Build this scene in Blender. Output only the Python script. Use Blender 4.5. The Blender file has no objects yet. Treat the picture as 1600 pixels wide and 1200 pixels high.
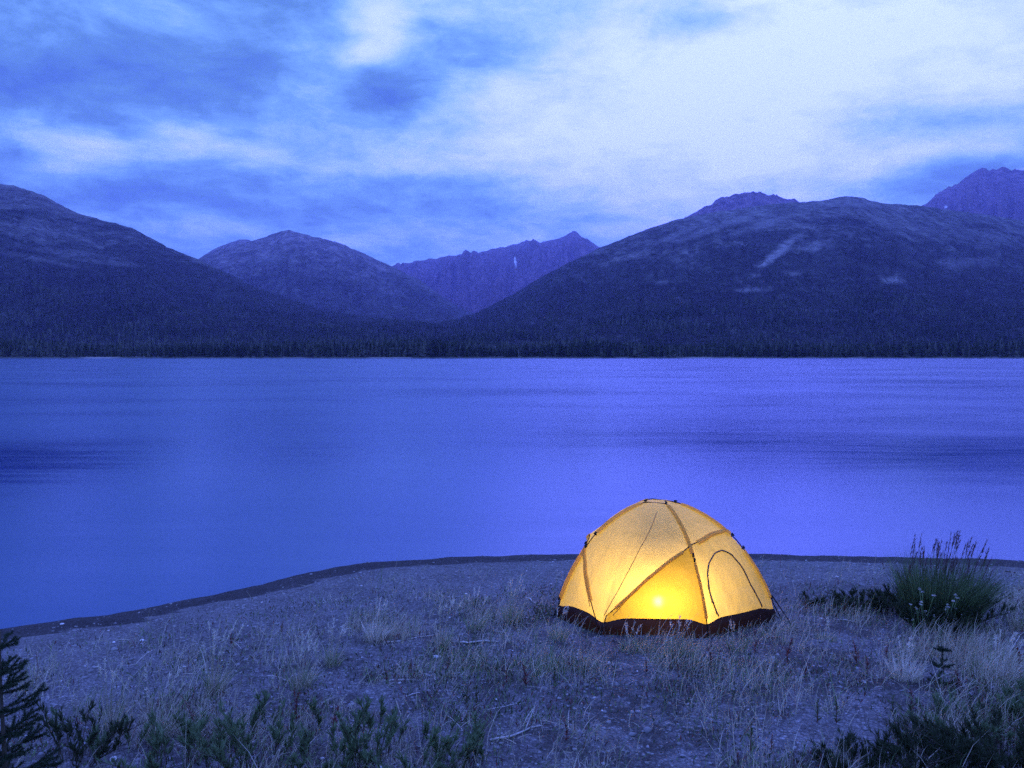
import bpy, math, random
import numpy as np
from mathutils import Vector
from mathutils.bvhtree import BVHTree

R = math.radians
rng = np.random.default_rng(7)
random.seed(7)
scene = bpy.context.scene
COL = scene.collection

# ------------------------------------------------------------------ camera
FPX, HZ, CAMZ = 1244.0, 552.0, 3.6          # focal length in photo pixels, horizon row, eye height over the lake
cam_d = bpy.data.cameras.new('camera')
cam = bpy.data.objects.new('camera', cam_d); COL.objects.link(cam)
cam.location = (0, 0, CAMZ); cam.rotation_euler = (R(90), 0, 0)
cam_d.sensor_width = 36.0; cam_d.lens = 36.0*FPX/1600.0
cam_d.shift_y = -(600.0-HZ)/1600.0
cam_d.clip_start = 0.1; cam_d.clip_end = 60000
scene.camera = cam

# ------------------------------------------------------------------ render settings
scene.view_settings.view_transform = 'Standard'
scene.view_settings.look = 'None'
scene.view_settings.exposure = 0.0
scene.view_settings.gamma = 1.0
scene.render.engine = 'CYCLES'
cy = scene.cycles
cy.use_denoising = False
cy.max_bounces = 7; cy.diffuse_bounces = 3; cy.glossy_bounces = 3; cy.transmission_bounces = 5
cy.transparent_max_bounces = 8; cy.volume_bounces = 1
cy.sample_clamp_indirect = 3.0
cy.caustics_reflective = False; cy.caustics_refractive = False

# ------------------------------------------------------------------ world: twilight sky with broken cloud
SUN_EL, SUN_AZ = R(24), R(24)
world = bpy.data.worlds.new('World'); scene.world = world
world.use_nodes = True
wt = world.node_tree; wt.nodes.clear()

class NT:
    """tiny helper round a node tree"""
    def __init__(s, tree): s.t = tree
    def n(s, typ, **kw):
        nd = s.t.nodes.new(typ)
        for k, v in kw.items(): setattr(nd, k, v)
        return nd
    def set(s, sock, v):
        if hasattr(v, 'is_linked') or isinstance(v, bpy.types.NodeSocket): s.t.links.new(v, sock)
        else: sock.default_value = v
    def m(s, op, a, b=None, c=None, clamp=False):
        nd = s.n('ShaderNodeMath', operation=op); nd.use_clamp = clamp
        s.set(nd.inputs[0], a)
        if b is not None: s.set(nd.inputs[1], b)
        if c is not None: s.set(nd.inputs[2], c)
        return nd.outputs[0]
    def vm(s, op, a, b=None):
        nd = s.n('ShaderNodeVectorMath', operation=op)
        s.set(nd.inputs[0], a)
        if b is not None: s.set(nd.inputs[1], b)
        return nd.outputs[0]
    def noise(s, vec, scale, detail=4, rough=.55, dist=0.0, out=0):
        nd = s.n('ShaderNodeTexNoise')
        if vec is not None: s.set(nd.inputs['Vector'], vec)
        nd.inputs['Scale'].default_value = scale; nd.inputs['Detail'].default_value = detail
        nd.inputs['Roughness'].default_value = rough; nd.inputs['Distortion'].default_value = dist
        return nd.outputs[out]
    def ramp(s, fac, stops, interp='LINEAR'):
        nd = s.n('ShaderNodeValToRGB'); s.set(nd.inputs[0], fac)
        cr = nd.color_ramp; cr.interpolation = interp
        while len(cr.elements) < len(stops): cr.elements.new(0.5)
        for e, (p, c) in zip(cr.elements, stops):
            e.position = p; e.color = tuple(c)+((1,) if len(c) == 3 else ())
        return nd.outputs[0]
    def mix(s, fac, a, b, blend='MIX'):
        nd = s.n('ShaderNodeMix', data_type='RGBA', blend_type=blend)
        s.set(nd.inputs[0], fac)
        for sock, v in ((nd.inputs[6], a), (nd.inputs[7], b)):
            if isinstance(v, (tuple, list)): sock.default_value = tuple(v)+((1,) if len(v) == 3 else ())
            else: s.set(sock, v)
        return nd.outputs[2]
    def map(s, vec, loc=(0,0,0), rot=(0,0,0), scl=(1,1,1)):
        nd = s.n('ShaderNodeMapping'); s.set(nd.inputs[0], vec)
        nd.inputs[1].default_value = loc; nd.inputs[2].default_value = rot; nd.inputs[3].default_value = scl
        return nd.outputs[0]
    def bump(s, h, strength, dist):
        nd = s.n('ShaderNodeBump'); s.set(nd.inputs['Height'], h)
        nd.inputs['Strength'].default_value = strength; nd.inputs['Distance'].default_value = dist
        return nd.outputs[0]

W = NT(wt)
tc = W.n('ShaderNodeTexCoord')
dirv = tc.outputs['Generated']
sx = W.n('ShaderNodeSeparateXYZ'); W.set(sx.inputs[0], dirv)
zz = W.m('MAXIMUM', sx.outputs[2], 0.0)
inv = W.m('DIVIDE', 1.0, W.m('ADD', zz, 0.16))
cxy = W.n('ShaderNodeCombineXYZ')
W.set(cxy.inputs[0], W.m('MULTIPLY', sx.outputs[0], inv)); W.set(cxy.inputs[1], W.m('MULTIPLY', sx.outputs[1], inv))
cloudp = cxy.outputs[0]                                   # position on a flat cloud layer
warp = W.noise(cloudp, 1.3, 5, .6, 0, out=1)
warpv = W.vm('SUBTRACT', warp, (.5, .5, .5))
az = W.m('ADD', W.m('ARCTAN2', sx.outputs[0], sx.outputs[1]), 0.0)
el = W.m('ARCSINE', sx.outputs[2])
sw = W.n('ShaderNodeSeparateXYZ'); W.set(sw.inputs[0], warpv)
azw = W.m('MULTIPLY_ADD', sw.outputs[0], 0.20, az)
elw = W.m('MULTIPLY_ADD', sw.outputs[1], 0.085, el)
def blob(px, py, wx, wy, amp, tilt=0.0):
    """soft cloud mass round one direction of the sky (given as the direction seen at a point of the photo)"""
    a0 = math.atan((px-800)/FPX); e0 = math.atan((HZ-py)/FPX*math.cos(a0))
    sa, se = wx/FPX, wy/FPX
    du = W.m('SUBTRACT', azw, a0); dv = W.m('SUBTRACT', elw, e0)
    if tilt:
        dv = W.m('MULTIPLY_ADD', du, tilt, dv)
    u = W.m('DIVIDE', du, sa); v = W.m('DIVIDE', dv, se)
    q = W.m('ADD', W.m('MULTIPLY', u, u), W.m('MULTIPLY', v, v))
    return W.m('MULTIPLY', W.m('POWER', 2.718, W.m('MULTIPLY', q, -1.0)), amp)
BLOBS = [
    (1130, 130, 540, 250, .66), (1500, 60, 330, 110, .18), (1250, 270, 220, 40, .16), (760, 240, 260, 70, .22), (570, 60, 60, 55, .45), (620, 20, 130, 30, .20),
    (785, 88, 110, 40, -.30), (600, 150, 72, 38, -.40), (690, 75, 150, 50, -.18), (1080, 30, 80, 24, -.34), (1400, 145, 120, 26, -.20), (1490, 178, 100, 22, -.22),
    (1510, 275, 110, 30, -.42), (1420, 60, 260, 60, .12),
    (120, 110, 260, 60, -.30), (430, 20, 140, 45, -.22), (120, 225, 80, 30, .33), (350, 235, 140, 22, .36),
    (640, 285, 260, 26, -.30), (330, 310, 160, 20, -.20), (760, 330, 160, 26, -.26), (210, 335, 160, 14, .22), (560, 370, 170, 18, .20),
    (980, 330, 130, 24, .10),
]
acc = W.m('ADD', blob(*BLOBS[0]), blob(*BLOBS[1]))
for b in BLOBS[2:]: acc = W.m('ADD', acc, blob(*b))
high = W.n('ShaderNodeMapRange', interpolation_type='SMOOTHSTEP'); W.set(high.inputs[0], el)
for k_, v_ in zip((1, 2, 3, 4), (.42, .85, 0, .34)): high.inputs[k_].default_value = v_
acc = W.m('ADD', acc, high.outputs[0])                    # unseen zenith brightened, added as fill light for the ground
billow = W.noise(W.map(W.vm('ADD', dirv, W.vm('MULTIPLY', warpv, (.10, .10, .05))), scl=(1, 1, 2.3)), 9.0, 12, .66, .25)
streak = W.noise(W.map(cloudp, scl=(.9, 2.2, 1)), 1.7, 9, .58, .4)
puffs = W.noise(cloudp, 4.5, 8, .62, .3)
val = W.m('ADD', acc, 0.30)
val = W.m('ADD', val, W.m('MULTIPLY', W.m('SUBTRACT', streak, .5), .38))
val = W.m('ADD', val, W.m('MULTIPLY', W.m('ADD', W.m('MULTIPLY', W.m('SUBTRACT', billow, .5), 2.7), W.m('SUBTRACT', puffs, .5)), .40), clamp=True)
cloud_col = W.ramp(val, [(0.0, (.066, .152, .225)), (.22, (.104, .232, .25)), (.42, (.180, .365, .41)),
                         (.62, (.34, .515, 1.0)), (.82, (.53, .64, 1.7)), (1.0, (.66, .75, 2.1))])
cloud_col = W.mix(1.0, cloud_col, (15.0, 16.2, 33.0), 'MULTIPLY')
sky = W.n('ShaderNodeTexSky', sky_type='NISHITA')
sky.sun_disc = False; sky.sun_elevation = SUN_EL; sky.sun_rotation = SUN_AZ
sky.air_density = 2.0; sky.ozone_density = 6.0; sky.dust_density = 1.0
sky_dusk = W.mix(1.0, sky.outputs[0], (.12, .18, .55), 'MULTIPLY')
allsky = W.mix(0.88, sky_dusk, cloud_col)
bg = W.n('ShaderNodeBackground'); W.set(bg.inputs[0], allsky); bg.inputs[1].default_value = 0.1
wo = W.n('ShaderNodeOutputWorld'); wt.links.new(bg.outputs[0], wo.inputs[0])

# ------------------------------------------------------------------ sun: only the soft after-glow is left
sun_d = bpy.data.lights.new('sun', 'SUN'); sun_d.energy = 0.12; sun_d.angle = R(50); sun_d.color = (.62, .72, 1.0)
sun = bpy.data.objects.new('sun', sun_d); COL.objects.link(sun)
sun.location = (0, 0, 60)
_d = Vector((math.sin(SUN_AZ)*math.cos(SUN_EL), math.cos(SUN_AZ)*math.cos(SUN_EL), math.sin(SUN_EL)))
sun.rotation_euler = _d.to_track_quat('Z', 'Y').to_euler()

# ================================================================== helpers
def tag(o, label=None, cat=None, group=None, kind=None):
    if label: o['label'] = label
    if cat: o['category'] = cat
    if group: o['group'] = group
    if kind: o['kind'] = kind
    return o
def empty(name, loc, rz=0):
    o = bpy.data.objects.new(name, None); COL.objects.link(o)
    o.location = loc; o.rotation_euler = (0, 0, rz); o.empty_display_size = .1
    return o
class Acc:
    """collects vertices and faces, links them as one mesh object"""
    def __init__(s): s.v = []; s.f = []; s.nv = 0
    def add(s, v, faces, mi=0):
        v = np.asarray(v, float).reshape(-1, 3)
        if not isinstance(faces, (list, tuple)): faces = [faces]
        for f in faces:
            f = np.asarray(f, int)
            if f.size: s.f.append((f+s.nv, mi))
        s.v.append(v); s.nv += len(v)
    def mesh(s, name, mats, smooth=True):
        me = bpy.data.meshes.new(name)
        v = np.concatenate(s.v).astype(np.float32)
        me.vertices.add(len(v)); me.vertices.foreach_set('co', v.ravel())
        tot = np.concatenate([np.full(len(f), f.shape[1]) for f, _ in s.f])
        li = np.concatenate([f.ravel() for f, _ in s.f])
        mi = np.concatenate([np.full(len(f), m) for f, m in s.f])
        me.loops.add(len(li)); me.loops.foreach_set('vertex_index', li.astype(np.int32))
        me.polygons.add(len(tot))
        st = np.concatenate([[0], np.cumsum(tot)[:-1]])
        me.polygons.foreach_set('loop_start', st.astype(np.int32))
        me.polygons.foreach_set('loop_total', tot.astype(np.int32))
        for m in (mats if isinstance(mats, (list, tuple)) else [mats]): me.materials.append(m)
        me.polygons.foreach_set('material_index', mi.astype(np.int32))
        me.polygons.foreach_set('use_smooth', np.full(len(tot), smooth))
        me.update(calc_edges=True); me.validate()
        return me
    def build(s, name, mats, parent=None, smooth=True):
        o = bpy.data.objects.new(name, s.mesh(name, mats, smooth)); COL.objects.link(o)
        if parent: o.parent = parent
        return o
def grid_faces(nu, nv, wrap=False):
    """faces of a grid stored row by row (nv columns)"""
    a = np.arange(nu-1)[:, None]*nv; c = np.arange(nv if wrap else nv-1)[None]
    c2 = (c+1) % nv
    return np.stack([a+c, a+c2, a+nv+c2, a+nv+c], -1).reshape(-1, 4)
def unit(v): return v/np.maximum(np.linalg.norm(v, axis=-1, keepdims=True), 1e-9)
def tube(A, path, rad, sides=6, mi=0, cap=True):
    p = np.asarray(path, float); n = len(p)
    rad = np.broadcast_to(np.asarray(rad, float), (n,))
    t = unit(np.gradient(p, axis=0))
    ref = np.where(np.abs(t[:, 2:3]) > .9, np.array([[1., 0, 0]]), np.array([[0, 0, 1.]]))
    s1 = unit(np.cross(t, ref)); s2 = np.cross(t, s1)
    a = np.linspace(0, 2*math.pi, sides, endpoint=False)
    ring = p[:, None]+rad[:, None, None]*(np.cos(a)[None, :, None]*s1[:, None]+np.sin(a)[None, :, None]*s2[:, None])
    f = [grid_faces(n, sides, True)]
    if cap: f += [np.arange(sides)[::-1][None], (np.arange(sides)+(n-1)*sides)[None]]
    A.add(ring, f, mi)
def lathe(A, prof, centre=(0, 0, 0), sides=24, mi=0):
    prof = np.asarray(prof, float); a = np.linspace(0, 2*math.pi, sides, endpoint=False)
    v = np.stack([prof[:, 0, None]*np.cos(a), prof[:, 0, None]*np.sin(a), np.repeat(prof[:, 1, None], sides, 1)], -1)
    A.add(v+np.asarray(centre), [grid_faces(len(prof), sides, True)], mi)
PROF_GRASS = (1.0, .9, .6, .06)
PROF_LEAF = (.15, .9, 1.0, .6, .05)
PROF_NEEDLE = (1.0, .25)
def blades(A, base, d, L, Wd, bend, prof=PROF_GRASS, mi=0, rg=rng):
    """many thin curved blades: base points, unit directions, lengths, widths, bend vectors"""
    base = np.asarray(base, float); N = len(base); n = len(prof)
    if N == 0: return
    d = unit(np.asarray(d, float)); L = np.broadcast_to(L, (N,)); Wd = np.broadcast_to(Wd, (N,))
    bend = np.broadcast_to(bend, (N, 3))
    side = unit(np.cross(d, rg.normal(size=(N, 3))))
    s = np.linspace(0, 1, n)
    p = base[:, None]+L[:, None, None]*(d[:, None]*s[None, :, None]+bend[:, None]*(s**2)[None, :, None])
    w = (Wd[:, None]*np.asarray(prof)[None])[..., None]*.5*side[:, None]
    v = np.stack([p-w, p+w], 2).reshape(N, -1, 3)
    k = np.arange(n-1)*2
    f = np.stack([k, k+1, k+3, k+2], -1)[None]+(np.arange(N)*2*n)[:, None, None]
    A.add(v, [f.reshape(-1, 4)], mi)
# --- numpy value noise
_perm = np.random.default_rng(11).random(4096)
def _h(i, j): return _perm[(i*73+j*1931+i*j*7) % 4096]
def vnoise(x, y):
    x = np.asarray(x, float); y = np.asarray(y, float)
    i = np.floor(x).astype(int); j = np.floor(y).astype(int)
    u = x-i; v = y-j; u = u*u*(3-2*u); v = v*v*(3-2*v)
    return (_h(i, j)*(1-u)+_h(i+1, j)*u)*(1-v)+(_h(i, j+1)*(1-u)+_h(i+1, j+1)*u)*v
def fbm(x, y, oc=5, g=.5, lac=2.03):
    s = 0; a = 1; t = 0
    for k in range(oc):
        s = s+a*vnoise(np.asarray(x)*lac**k+17.3*k, np.asarray(y)*lac**k+9.1*k); t += a; a *= g
    return s/t-.5
def ridged(x, y, oc=5):
    s = 0; a = 1; t = 0
    for k in range(oc):
        s = s+a*(1-np.abs(2*vnoise(np.asarray(x)*2.1**k+31*k, np.asarray(y)*2.1**k+5*k)-1)); t += a; a *= .5
    return s/t
def sstep(a, b, x):
    t = np.clip((np.asarray(x, float)-a)/(b-a), 0, 1); return t*t*(3-2*t)

# ================================================================== materials
def new_mat(name):
    m = bpy.data.materials.new(name); m.use_nodes = True
    t = NT(m.node_tree); b = m.node_tree.nodes['Principled BSDF']
    return m, t, b
def plain(name, col, rough=.6, var=.25, scale=30, metal=0.0, spec=.3):
    m, t, b = new_mat(name)
    p = t.n('ShaderNodeTexCoord').outputs['Object']
    f = t.noise(p, scale, 4)
    c0 = [max(0, c*(1-var)) for c in col]; c1 = [min(1, c*(1+var)) for c in col]
    t.set(b.inputs['Base Color'], t.ramp(f, [(.3, c0), (.7, c1)]))
    b.inputs['Roughness'].default_value = rough; b.inputs['Metallic'].default_value = metal
    b.inputs['Specular IOR Level'].default_value = spec
    return m
def leafy(name, col, var=.35, trans=.25, scale=6):
    """thin plant matter: diffuse with some light coming through"""
    m, t, b = new_mat(name)
    g = t.n('ShaderNodeNewGeometry')
    f = t.m('ADD', t.m('MULTIPLY', g.outputs['Random Per Island'], .6), t.m('MULTIPLY', t.noise(g.outputs['Position'], scale, 3), .4))
    c0 = [c*(1-var) for c in col]; c1 = [min(1, c*(1+var)) for c in col]
    c = t.ramp(f, [(.1, c0), (.9, c1)])
    t.set(b.inputs['Base Color'], c); b.inputs['Roughness'].default_value = .7; b.inputs['Specular IOR Level'].default_value = .15
    tr = t.n('ShaderNodeBsdfTranslucent'); t.set(tr.inputs[0], c)
    mx = t.n('ShaderNodeMixShader'); mx.inputs[0].default_value = trans
    m.node_tree.links.new(b.outputs[0], mx.inputs[1]); m.node_tree.links.new(tr.outputs[0], mx.inputs[2])
    m.node_tree.links.new(mx.outputs[0], m.node_tree.nodes['Material Output'].inputs[0])
    return m
M = {}
M['straw'] = leafy('straw', (.50, .45, .33), .35)
M['pale_straw'] = leafy('pale_straw', (.68, .63, .52), .22)
M['green_grass'] = leafy('green_grass', (.17, .25, .10), .4)
M['red_grass'] = leafy('red_grass', (.16, .055, .05), .4)
M['dark_grass'] = leafy('dark_grass', (.085, .12, .05), .5)
M['plume'] = leafy('plume', (.13, .075, .085), .35)
M['willow_leaf'] = leafy('willow_leaf', (.15, .21, .10), .45)
M['dark_leaf'] = leafy('dark_leaf', (.045, .062, .03), .5)
M['spruce_needle'] = leafy('spruce_needle', (.035, .055, .028), .4, .1)
M['petal'] = leafy('petal', (.55, .54, .50), .25)
M['bark'] = plain('bark', (.09, .07, .05), .85)
M['red_stem'] = plain('red_stem', (.14, .05, .045), .7)
M['driftwood'] = plain('driftwood', (.46, .43, .39), .8, .25, 18)
M['stone'] = plain('stone', (.22, .215, .21), .8, .4, 9)
M['pale_stone'] = plain('pale_stone', (.62, .61, .58), .7, .15, 12)
M['black_metal'] = plain('black_metal', (.012, .012, .014), .35, .2, 30, 0.6)
M['black_strap'] = plain('black_strap', (.015, .014, .016), .8)
M['zip'] = plain('zip', (.10, .075, .05), .6)

# fabric lit from inside
def fabric(name, col, trans, clear, var=.06):
    m, t, b = new_mat(name)
    nt = m.node_tree
    p = t.n('ShaderNodeTexCoord').outputs['Object']
    f = t.noise(p, 5.0, 5, .6)
    c = t.ramp(f, [(.3, [x*(1-var) for x in col]), (.7, [min(1, x*(1+var)) for x in col])])
    wr = t.noise(t.map(p, scl=(1, 1, .35)), 7.0, 4, .6, .8)
    weave = t.noise(p, 160, 2)
    nb = t.bump(t.m('ADD', wr, t.m('MULTIPLY', weave, .05)), .5, .035)
    t.set(b.inputs['Base Color'], c); b.inputs['Roughness'].default_value = .55; b.inputs['Specular IOR Level'].default_value = .25
    nt.links.new(nb, b.inputs['Normal'])
    tr = t.n('ShaderNodeBsdfTranslucent'); t.set(tr.inputs[0], c); nt.links.new(nb, tr.inputs['Normal'])
    mx = t.n('ShaderNodeMixShader'); mx.inputs[0].default_value = trans
    nt.links.new(b.outputs[0], mx.inputs[1]); nt.links.new(tr.outputs[0], mx.inputs[2])
    out = mx.outputs[0]
    if clear > 0:
        # a thin weave lets a little light straight through, slightly scattered
        tp = t.n('ShaderNodeBsdfRefraction'); tp.inputs['Color'].default_value = (1.0, .80, .36, 1)
        tp.inputs['Roughness'].default_value = .72; tp.inputs['IOR'].default_value = 1.22
        m2 = t.n('ShaderNodeMixShader'); m2.inputs[0].default_value = clear
        nt.links.new(out, m2.inputs[1]); nt.links.new(tp.outputs[0], m2.inputs[2]); out = m2.outputs[0]
    nt.links.new(out, nt.nodes['Material Output'].inputs[0])
    return m
M['tent_fabric'] = fabric('tent_fabric', (.86, .66, .21), .60, .018)
M['gold_fabric'] = fabric('gold_fabric', (.56, .38, .055), .58, .010)
M['sleeve_fabric'] = fabric('sleeve_fabric', (.92, .55, .09), .62, 0)
M['tub_fabric'] = fabric('tub_fabric', (.022, .011, .011), .20, 0, .15)

# ================================================================== near shore
SHORE = np.array([(-4000, -300), (-60, -12), (-30, 1), (-14, 6.4), (-9, 9.1), (-6.65, 10.34), (-5.36, 11.1), (-3.97, 12.34), (-3.36, 13.06),
                  (-2.62, 13.57), (-1.78, 13.86), (-.68, 14.13), (.8, 14.26), (2.7, 14.33), (4.6, 14.3), (6.8, 14.1), (8.9, 13.8), (14, 12.6),
                  (24, 9), (60, -8), (4000, -300)], float)
def shore_dist(x, y):
    """signed distance to the waterline, positive on land"""
    x = np.asarray(x, float); y = np.asarray(y, float)
    best = np.full(np.broadcast(x, y).shape, 1e9)
    for (a, b) in zip(SHORE[:-1], SHORE[1:]):
        d = b-a; L2 = d@d
        t = np.clip(((x-a[0])*d[0]+(y-a[1])*d[1])/L2, 0, 1)
        best = np.minimum(best, np.hypot(x-a[0]-t*d[0], y-a[1]-t*d[1]))
    return np.where(y < np.interp(x, SHORE[:, 0], SHORE[:, 1]), best, -best)
def ground_z(x, y):
    x = np.asarray(x, float); y = np.asarray(y, float)
    s = shore_dist(x, y)+.22*fbm(x*.8, y*.8, 3)+.16*fbm(x*2.7, y*2.7, 3)*sstep(60, 30, np.abs(x))
    land = .5*(1-np.exp(-(np.maximum(s, 0)/2.4)**1.4))+.010*np.sin(np.clip(s/.45, 0, 4)*math.pi)*np.exp(-np.maximum(s, 0))
    z = np.where(s > 0, land, np.maximum(.10*s, -2.5))
    z = z+1.35*sstep(5.0, 0.2, y)*sstep(-4, 2, s)
    inl = sstep(.2, 2.0, s)
    near = sstep(60, 30, np.abs(y)+np.abs(x))
    z = z+inl*near*(.10*fbm(x*.55, y*.55, 4)+.045*fbm(x*2.6+5, y*2.6, 4)+.018*fbm(x*9, y*9, 3))
    z = z+(1-inl)*sstep(0, .2, s)*.02*fbm(x*3, y*8, 3)
    return z
def at(px, py):
    """the ground point seen at a point of the photo"""
    dx, dz = (px-800)/FPX, (HZ-py)/FPX
    lo, hi = 2.0, 40.0
    ys = np.linspace(lo, hi, 1500)
    g = ground_z(dx*ys, ys)-(CAMZ+dz*ys)
    k = int(np.argmax(g > 0)) if (g > 0).any() else 200
    y = ys[k]
    return np.array([dx*y, y, float(ground_z(dx*y, y))])
def to_px(x, y, z):
    return 800+FPX*x/y, HZ-FPX*(z-CAMZ)/y

xs = np.concatenate([[-4000, -1500, -600, -250, -110, -60, -40, -28, -20, -16, -13.5], np.arange(-12, 14, .065), [15, 17, 21, 28, 40, 60, 110, 250, 600, 1500, 4000]])
ys = np.concatenate([[-900, -300, -100, -40, -20, -10, -5, -2, 0, 1, 2, 2.6], np.arange(3.1, 15.6, .05), [16, 17, 19, 22, 28, 40, 80, 200, 400, 640]])
X, Y = np.meshgrid(xs, ys)
Z = ground_z(X, Y)
A = Acc(); A.add(np.stack([X, Y, Z], -1), [grid_faces(len(ys), len(xs))])
m, t, b = new_mat('gravel_ground'); nt = m.node_tree
pos = t.n('ShaderNodeNewGeometry').outputs['Position']
sp = t.n('ShaderNodeSeparateXYZ'); t.set(sp.inputs[0], pos)
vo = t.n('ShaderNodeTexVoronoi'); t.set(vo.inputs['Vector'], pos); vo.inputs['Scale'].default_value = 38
vo2 = t.n('ShaderNodeTexVoronoi'); t.set(vo2.inputs['Vector'], pos); vo2.inputs['Scale'].default_value = 95
big = t.noise(pos, 1.1, 6, .62)
mid = t.noise(pos, 9, 6, .65)
peb = t.ramp(vo.outputs['Color'], [(0.1, (.10, .098, .095)), (.5, (.185, .18, .175)), (.82, (.25, .245, .238)), (.97, (.46, .45, .44))])
sand = t.ramp(mid, [(.3, (.16, .152, .145)), (.7, (.29, .28, .268))])
c = t.mix(t.ramp(t.noise(pos, 3.1, 5), [(.40, (.40,)*3), (.60, (.95,)*3)]), sand, peb)
c = t.mix(t.ramp(big, [(.35, (.55,)*3), (.62, (0,)*3)]), c, t.mix(1.0, c, (.55, .52, .50), 'MULTIPLY'))
hum = t.m('MULTIPLY', t.ramp(t.noise(pos, 2.6, 6, .7), [(.45, (0,)*3), (.58, (1,)*3)]), t.ramp(sp.outputs[2], [(.37, (0,)*3), (.47, (1,)*3)]))
c = t.mix(t.m('MULTIPLY', hum, .72), c, (.055, .048, .04))
gap = t.ramp(vo.outputs['Distance'], [(.30, (1.08,)*3), (.62, (.68,)*3)])      # crevice shade between the stones, painted into the colour
fine = t.ramp(t.noise(pos, 55, 4, .7), [(.36, (.72,)*3), (.62, (1.16,)*3)])
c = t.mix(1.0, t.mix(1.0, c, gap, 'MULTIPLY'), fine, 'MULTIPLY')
# wet gravel at the waterline and a line of dark drift left by the lake
edge = t.m('ADD', sp.outputs[2], t.m('MULTIPLY', t.m('SUBTRACT', t.noise(t.map(pos, scl=(.6, 1.6, 1)), 1.9, 8, .70), .5), .22))
wet = t.ramp(edge, [(.0, (1,)*3), (.082, (1,)*3), (.104, (.0,)*3)])
c = t.mix(t.m('MULTIPLY', wet, .82), c, t.mix(1.0, c, (.20, .18, .18), 'MULTIPLY'))
drift = t.m('MULTIPLY', t.ramp(edge, [(.122, (0,)*3), (.136, (1,)*3), (.155, (0,)*3)]), t.ramp(t.noise(pos, .9, 4), [(.46, (0,)*3), (.56, (1,)*3)]))
c = t.mix(t.m('MULTIPLY', drift, .75), c, (.06, .05, .045))
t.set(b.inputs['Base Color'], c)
t.set(b.inputs['Roughness'], t.m('MULTIPLY_ADD', wet, -.10, .92))
b.inputs['Specular IOR Level'].default_value = .12
hh = t.m('ADD', t.m('MULTIPLY', vo.outputs['Distance'], -.5), t.m('ADD', t.m('MULTIPLY', vo2.outputs['Distance'], -.25), t.m('MULTIPLY', mid, .8)))
nt.links.new(t.bump(hh, .9, .03), b.inputs['Normal'])
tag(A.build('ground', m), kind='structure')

# lake
A = Acc(); wx = np.array([-4000, -800, -100, -30, 0, 30, 100, 800, 4000.]); wy = np.array([-320, -50, 0, 8, 20, 50, 140, 300, 480, 580.])
Xw, Yw = np.meshgrid(wx, wy); A.add(np.stack([Xw, Yw, 0*Xw], -1), [grid_faces(len(wy), len(wx))])
m, t, b = new_mat('lake_water'); nt = m.node_tree
pos = t.n('ShaderNodeNewGeometry').outputs['Position']
# wind-ruffled water with calmer, smoother lanes; wave shapes averaged by the long exposure
calm = t.noise(t.map(pos, scl=(.030, .075, 1)), 1.0, 3, .5, .6)
lanes = t.noise(t.map(pos, scl=(.12, .55, 1), rot=(0, 0, R(4))), 1.0, 4, .6, .3)
cl = t.m('ADD', t.m('MULTIPLY', calm, .75), t.m('MULTIPLY', lanes, .25))
wps = t.n('ShaderNodeSeparateXYZ'); t.set(wps.inputs[0], t.vm('ADD', pos, t.vm('MULTIPLY', t.vm('SUBTRACT', t.noise(t.map(pos, scl=(.16, .5, 1)), 1.0, 6, .65, 0, 1), (.5, .5, .5)), (6.0, 4.0, 0.0))))
def lane(x0, y0, wx_, wy_, am):
    u = t.m('DIVIDE', t.m('SUBTRACT', wps.outputs[0], x0), wx_); v = t.m('DIVIDE', t.m('SUBTRACT', wps.outputs[1], y0), wy_)
    return t.m('MULTIPLY', t.m('POWER', 2.718, t.m('MULTIPLY', t.m('ADD', t.m('MULTIPLY', u, u), t.m('MULTIPLY', v, v)), -1.0)), am)
still = t.m('MAXIMUM', lane(-19.5, 25.0, 9.5, 7.0, 1.08), t.m('MAXIMUM', lane(-7, 27, 7.0, 5.5, .55), t.m('MAXIMUM', lane(18, 28, 13.0, 8.0, .62), lane(9, 34, 13.0, 9.0, .48))), clamp=True)
strk = t.noise(t.map(pos, scl=(.16, 1.7, 1), rot=(0, 0, R(2))), 1.0, 8, .72, .4)
still = t.m('MULTIPLY', still, t.ramp(strk, [(.36, (.30,)*3), (.60, (1,)*3)]))
ro = t.ramp(t.m('ADD', cl, t.m('MULTIPLY', t.m('SUBTRACT', strk, .5), .34)), [(.34, (.215,)*3), (.50, (.265,)*3), (.66, (.315,)*3)])
t.set(b.inputs['Roughness'], t.m('MULTIPLY', ro, t.m('MULTIPLY_ADD', still, -.88, 1.0)))
b.inputs['Base Color'].default_value = (.006, .036, .145, 1)
b.inputs['Specular Tint'].default_value = (.84, 1.0, 1.0, 1)
b.inputs['IOR'].default_value = 1.62
b.inputs['Specular IOR Level'].default_value = .5
tag(A.build('water', m), kind='structure')

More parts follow.
